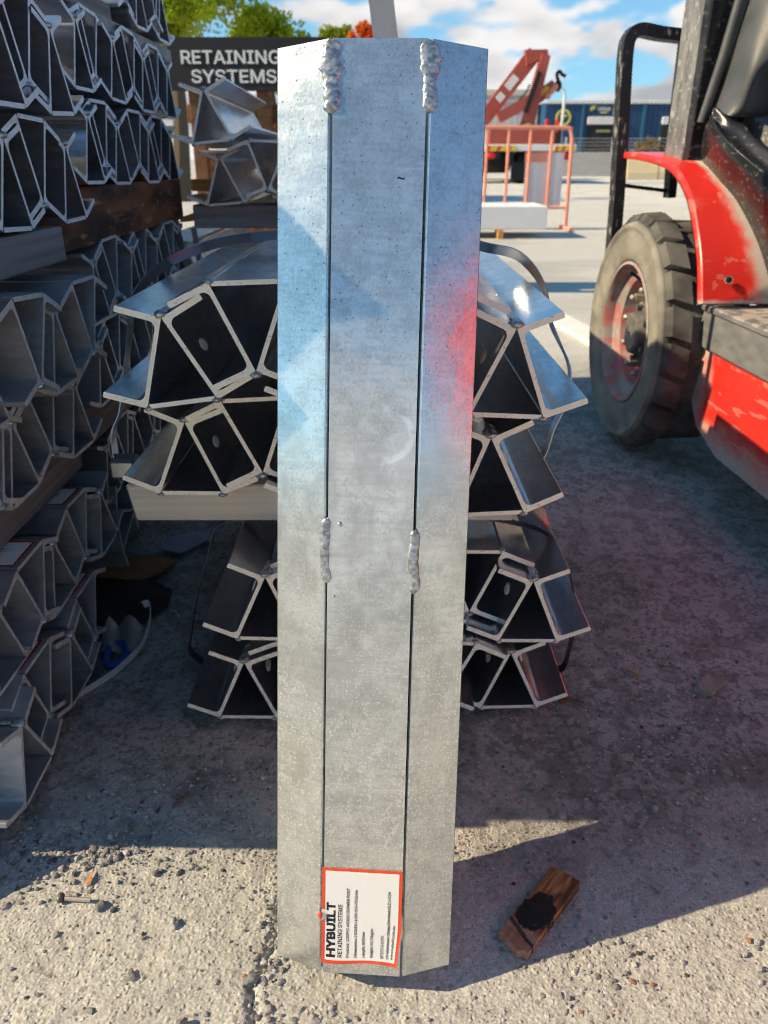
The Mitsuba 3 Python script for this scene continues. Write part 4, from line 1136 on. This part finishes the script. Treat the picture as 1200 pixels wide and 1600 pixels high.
single('steel_rod', 'thin dark rod leaning behind the strapped bundle at the right of the post', 'rod', tube([(.10, 2.40, .55), (.235, 2.0, .45), (.30, 1.9, .30), (.33, 1.85, .0)], .0065, 8), 'black_matt')

for i in range(4):
    single('timber_sleeper', ['lowest brown timber sleeper stacked below the black sign', 'second brown timber sleeper up, below the black sign', 'third brown timber sleeper up, below the black sign', 'topmost brown timber sleeper below the black sign'][i], 'timber', box(-1.02 + .02 * (i % 2), .30, 4.72, 4.95, .18 + i * .20, .372 + i * .20, .006), 'rusty_timber')
for i in range(2):
    single('timber_bearer', ['low timber bearer under the left of the sleepers below the sign', 'low timber bearer under the right of the sleepers below the sign'][i], 'timber', box(-.9 + .9 * i, -.78 + .9 * i, 4.70, 4.97, 0, .178, .006), 'rusty_timber')

# ------------------------------------------------------------------ trees
def crown(c, r, n, leaf, seed, squash=.85):
    rs = np.random.default_rng(seed)
    k = rs.normal(size=(60, 3)); k /= np.linalg.norm(k, axis=1, keepdims=True)
    k = k * (rs.random((60, 1)) ** .45) * np.array([1, 1, squash]) * r * .86
    which = rs.integers(0, 60, n); sz = rs.uniform(.14, .30, 60) * r
    d = rs.normal(size=(n, 3)); d /= np.linalg.norm(d, axis=1, keepdims=True)
    p = k[which] + d * (sz[which] * rs.random(n) ** .5)[:, None] + np.asarray(c)
    a = rs.normal(size=(n, 3)); a /= np.linalg.norm(a, axis=1, keepdims=True)
    b = np.cross(a, rs.normal(size=(n, 3))); b /= np.linalg.norm(b, axis=1, keepdims=True)
    s = leaf * rs.uniform(.6, 1.25, (n, 1))
    V = np.stack([p + a * s, p + b * s * .5, p - a * s, p - b * s * .5], 1).reshape(-1, 3)
    i = np.arange(n)[:, None] * 4
    return trimesh.Trimesh(V, np.vstack([i + [0, 1, 2], i + [0, 2, 3]]), process=False), k + np.asarray(c)


def tree(label, base, c, r, n, leaf, bsdf, seed, squash=.85, group=None):
    k = thing('tree', label, 'tree', group)
    cr_, cl_ = crown(c, r, n, leaf, seed, squash)
    put(k, 'crown', cr_, bsdf)
    base, c = np.array(base, float), np.array(c, float)
    tr_ = [tube(catmull([base, base * .5 + c * .5 + [.08 * r, 0, 0], c + [0, 0, .3 * r]], 6), np.linspace(.11, .03, 13) * r, 8)]
    for q in cl_[::7]:
        s = base * .35 + c * .65
        tr_.append(tube(catmull([s, (s + q) / 2 + [0, 0, .08 * r], q], 4), np.linspace(.035, .01, 9) * r, 6))
    put(k, 'trunk', cat(*tr_), 'bark')


tree('big bright green tree behind the sign at the upper left', (-3.9, 16, 0), (-3.9, 16, 4.0), 1.75, 15000, .062, 'leaf_lime', 1)
tree('second green tree beside the sign, at the left of the post', (-2.2, 17.5, 0), (-2.35, 17.5, 2.75), .98, 8000, .06, 'leaf_lime', 2)
tree('green treetop just left of the grey bar above the post', (-1.55, 30, 0), (-1.55, 30, 4.0), 1.0, 7000, .08, 'leaf_olive', 3)
tree('orange red autumn treetop behind the grey bar', (-.62, 29, 0), (-.66, 29, 4.15), .62, 6000, .07, 'leaf_orange', 4, 1.1)
for i, (x, z, r) in enumerate(((12.1, 1.1, .75), (13.4, .9, .5))):
    tree(['dry brown shrub by the pale wall, left of two', 'dry brown shrub by the pale wall, right of two'][i], (x, 39, 0), (x, 39, z), r, 1500, .07, 'leaf_dry', 20 + i)

# ------------------------------------------------------------------ small things on the ground
k = thing('burnt_timber', 'brown broken timber offcut with a charred black patch on the ground', 'timber')
ang = math.radians(49); ca, sa = math.cos(ang), math.sin(ang)
BL, BW, BH = .110, .034, .012
n1, n2 = 40, 14
a, c = np.meshgrid(np.linspace(0, 1, n1), np.linspace(0, 1, n2), indexing='ij')
ztop = BH * (1 - .22 * (a < .16)) - .0035 * np.clip((c - .70) / .3, 0, 1) * (a > .5) + .0011 * meshkit.fbm(np.stack([a * 5, c * 26, 0 * a], -1), 3) - .0022 * np.exp(-((a - .17) / .03) ** 2) + .0016 * np.exp(-((a - .46) / .16) ** 2 - ((c - .5) / .4) ** 2) * meshkit.fbm(np.stack([a * 30, c * 12, 0 * a + 2], -1), 3)
l_ = a * BL + (1 - np.clip(a / .10, 0, 1)) * (.010 * np.abs(c - .35) + .0012 * np.sin(c * 17))
w_ = (c - .5) * BW


def place_b(l, w, z):
    return np.stack([.126 + l * ca - w * sa, .514 + l * sa + w * ca, z], -1)


topg = place_b(l_, w_, ztop + .001)
ring_i = [(0, j) for j in range(n2)] + [(i, n2 - 1) for i in range(1, n1)] + [(n1 - 1, j) for j in range(n2 - 2, -1, -1)] + [(i, 0) for i in range(n1 - 2, -1, -1)]
rim_top = np.array([topg[i, j] for i, j in ring_i]); rim_bot = rim_top * [1, 1, 0]
m = cat(grid(topg), grid(np.stack([rim_top, rim_bot], 0)))
put(k, 'offcut', m, 'burnt_wood', smooth=40)

k = thing('nail', 'short steel bolt lying at the edge of the shadow', 'bolt')
put(k, 'shank', tube([(-.340, .573, .0035), (-.312, .571, .0035)], .0024, 8), 'nut_steel', smooth=40)
put(k, 'head', blob((-.345, .5735, .004), (.0042, .006, .0045), 3, 1), 'hub_steel')
single('twig', 'thin brown splinter of wood on the dark grit', 'twig', tube([(-.258, .700, .0025), (-.250, .712, .004), (-.244, .724, .0025)], [.0012, .0019, .0008], 6), 'orange_timber_dark')
single('twig', 'small orange chip of bark in the shadow at the lower left', 'twig', hull([(-.327, .594, .001), (-.320, .592, .001), (-.324, .612, .001), (-.321, .600, .004)]), 'orange_timber')
single('twig', 'curved brown strip of bark on the ground at the right', 'twig', tube(catmull([(.255, .900, .003), (.272, .904, .006), (.290, .899, .003)], 5), np.linspace(.0025, .0012, 11), 6), 'orange_timber_dark')
single('twig', 'short straw on the ground near the right edge', 'twig', tube([(.375, .985, .003), (.392, .966, .003)], .0014, 6), 'orange_timber')
single('timber_chip', 'flat brown chip of wood at the right edge of the photograph', 'timber', hull([(.462, .93, .0), (.482, .915, .0), (.515, .945, .0), (.495, .962, .0), (.462, .93, .008), (.482, .915, .008), (.515, .945, .010), (.495, .962, .010)]), 'grey_chip')
single('white_strap', 'pale plastic strap end lying across the dark ground beside the left stack', 'strap', strip(catmull([(-.462, .90, .004), (-.420, .955, .006), (-.396, 1.005, .010), (-.383, 1.035, .022), (-.379, 1.06, .042), (-.386, 1.085, .056), (-.398, 1.09, .052)], 6), (.1, -.1, 1), .0125, .0012), 'pale_plastic', smooth=40)
single('rope_loop', 'small loop of blue rope on the ground beside the left stack', 'rope', tube(catmull([(-.52, 1.00, .006), (-.47, 1.02, .008), (-.44, 1.035, .010), (-.415, 1.03, .012), (-.405, 1.00, .010), (-.418, .982, .008), (-.434, .992, .010), (-.438, 1.02, .013), (-.46, 1.03, .010)], 6), .0062, 8), 'blue_rope', smooth=True)
xx, yy = np.meshgrid(np.linspace(-.62, -.375, 16), np.linspace(1.05, 1.30, 16), indexing='ij')
msk = [(-.62, 1.05), (-.50, 1.035), (-.43, 1.07), (-.378, 1.15), (-.385, 1.21), (-.43, 1.245), (-.62, 1.25)]


def rag(poly, z, amp, seed, n=220):
    p = sg.Polygon(poly); t_ = trimesh.creation.extrude_polygon(p, .003, engine='earcut'); t_ = dense(t_, .02); v = np.asarray(t_.vertices)
    v[:, 2] += z + amp * meshkit.fbm(np.stack([v[:, 0] * 22, v[:, 1] * 22, 0 * v[:, 0] + seed], -1), 3)
    return t_


single('black_sheet', 'crumpled black plastic sheet on the ground beside the left stack', 'plastic sheet', rag(msk, .001, .016, 4), 'black_matt', smooth=60)
single('cardboard_piece', 'torn brown cardboard lying behind the black sheet', 'cardboard', rag([(-.56, 1.255), (-.45, 1.235), (-.415, 1.27), (-.402, 1.325), (-.46, 1.335), (-.56, 1.32)], .003, .018, 7), 'cardboard', smooth=60)
single('paper_scrap', 'crumpled grey blue paper on the ground left of the lower bundle', 'paper', rag([(-.448, 1.37), (-.405, 1.345), (-.372, 1.40), (-.352, 1.41), (-.36, 1.47), (-.40, 1.455), (-.43, 1.42)], .002, .018, 9), 'blue_paper', smooth=60)
xw, yw = np.meshgrid(np.linspace(0, 1, 10), np.linspace(0, 1, 10), indexing='ij')
wr = np.stack([-.455 + .062 * xw, 1.01 + .075 * yw, .008 + .020 * np.abs(np.sin(xw * 5 + yw * 2)) * (.4 + yw)], -1)
single('plastic_wrapper', 'dusty clear plastic wrapper beside the blue rope', 'wrapper', grid(wr), 'wrapper_mat', smooth=True)
single('wood_shaving', 'thin pale shaving on the ground left of the lower bundle', 'shaving', tube(catmull([(-.373, 1.15, .003), (-.362, 1.142, .006), (-.352, 1.128, .003)], 4), .0015, 6), 'pale_timber')

# loose stones one can point at, then the grit
ico = trimesh.creation.icosphere(subdivisions=1, radius=1.0)
IV, IF = np.asarray(ico.vertices), np.asarray(ico.faces)


def stone(rs, c, r):
    s = r * rs.uniform(.7, 1.25, 3) * [1, 1, .72]
    k = 1 + .42 * (rs.random(len(IV)) - .5)
    v = IV * k[:, None] * s
    a = rs.random() * 6.28; R = np.array([[math.cos(a), -math.sin(a), 0], [math.sin(a), math.cos(a), 0], [0, 0, 1]])
    return v @ R.T + np.asarray(c) + [0, 0, s[2] * .62]


big = [(-.300, .566, .0068, 'pale pebble touching the end of the small bolt'), (-.253, .607, .0052, 'grey pebble lying in sun near the shadow edge at the left'), (-.217, .545, .0058, 'dark grey pebble alone on the sunlit concrete left of the post'),
       (-.112, .617, .0060, 'pale pebble in the crack left of the post foot'), (-.128, .485, .0068, 'round grey pebble lying on the crack at the lower left'), (-.093, .436, .0085, 'largest grey pebble near the bottom edge left of the post'),
       (-.258, .432, .0068, 'split grey pebble near the bottom left corner'), (-.185, .441, .0070, 'dark edged pebble at the bottom left of the post'), (-.245, .49, .0052, 'small pale pebble in the middle of the sunlit concrete at the left'),
       (.185, .735, .0060, 'pale pebble above the strip of light beside the post'), (.205, .905, .0062, 'flat grey pebble on the shaded ground at the right of the stack'), (.262, .86, .0066, 'grey pebble on the shaded ground in front of the bark strip'), (.215, .69, .0055, 'grey pebble just right of the strip of light'), (.33, .70, .0050, 'dark pebble on the shaded ground towards the right edge')]
for x, y, r, lab in big:
    k = free('stone')
    tag(k, lab, 'stone')
    rs = np.random.default_rng(abs(hash((round(x * 1000), round(y * 1000)))) % 2 ** 31)
    vv = stone(rs, (x, y, -.001), r)
    g_ = rs.uniform(.17, .34)
    scene[k] = mikit.ply(trimesh.Trimesh(vv, IF, process=False), 'stone_mat', smooth=False, color=np.tile([g_, g_ * .98, g_ * .95], (len(vv), 1)))

rs = np.random.default_rng(21)
VV, FF, CC = [], [], []
octv, octf = IV, IF
low_ = trimesh.creation.icosahedron(); LV, LF = np.asarray(low_.vertices), np.asarray(low_.faces)


def grit(n, fx, fy, rmin, rmax, power=2.2):
    for _ in range(n):
        x, y = fx(), fy()
        r = rmin + (rmax - rmin) * rs.random() ** power
        if y < .30 or (abs(x + .02) < .075 and .46 < y < .60): continue
        s = r * rs.uniform(.65, 1.3, 3) * [1, 1, .7]
        k = 1 + .5 * (rs.random(len(LV)) - .5)
        a = rs.random() * 6.28; R = np.array([[math.cos(a), -math.sin(a), 0], [math.sin(a), math.cos(a), 0], [0, 0, 1]])
        v = (LV * k[:, None] * s) @ R.T + [x, y, s[2] * .45 - .0012]
        u = rs.random()
        g_ = rs.uniform(.17, .34) if u < .68 else (rs.uniform(.30, .48) if u < .93 else rs.uniform(.06, .1))
        col = np.array([g_, g_ * rs.uniform(.94, 1.0), g_ * rs.uniform(.86, 1.02)])
        if rs.random() < .03: col = np.array([.30, .15, .08])
        FF.append(LF + sum_v[0]); sum_v[0] += len(v); VV.append(v); CC.append(np.tile(col, (len(v), 1)))


sum_v = [0]
uni = lambda a, b: (lambda: rs.uniform(a, b))
nrm = lambda m, s: (lambda: rs.normal(m, s))
grit(2600, uni(-.45, .55), uni(.40, 1.25), .0006, .0024, 2.6)
grit(1500, nrm(-.235, .075), nrm(.690, .050), .0006, .0030, 2.6)
grit(700, nrm(-.365, .05), nrm(.635, .028), .0007, .0042, 2.4)
grit(260, nrm(-.09, .028), nrm(.435, .03), .0008, .0040, 2.0)
grit(260, nrm(-.108, .012), uni(.48, .66), .0008, .0035, 2.0)
grit(350, nrm(.10, .05), nrm(.665, .03), .0007, .0020, 2.0)
grit(700, nrm(.42, .06), nrm(.86, .16), .0008, .0032, 2.0)
grit(200, nrm(.20, .03), nrm(.50, .03), .0008, .0034, 2.0)
grit(240, uni(-.42, .42), uni(.36, .58), .0007, .0042, 3.4)
grit(800, uni(-.40, 1.0), uni(1.2, 2.3), .0015, .0050, 2.5)
scene['gravel'] = mikit.ply(trimesh.Trimesh(np.vstack(VV), np.vstack(FF), process=False), 'stone_mat', smooth=False, color=np.vstack(CC))
tag('gravel', 'loose grey grit scattered over the worn concrete', 'gravel', kind='stuff')
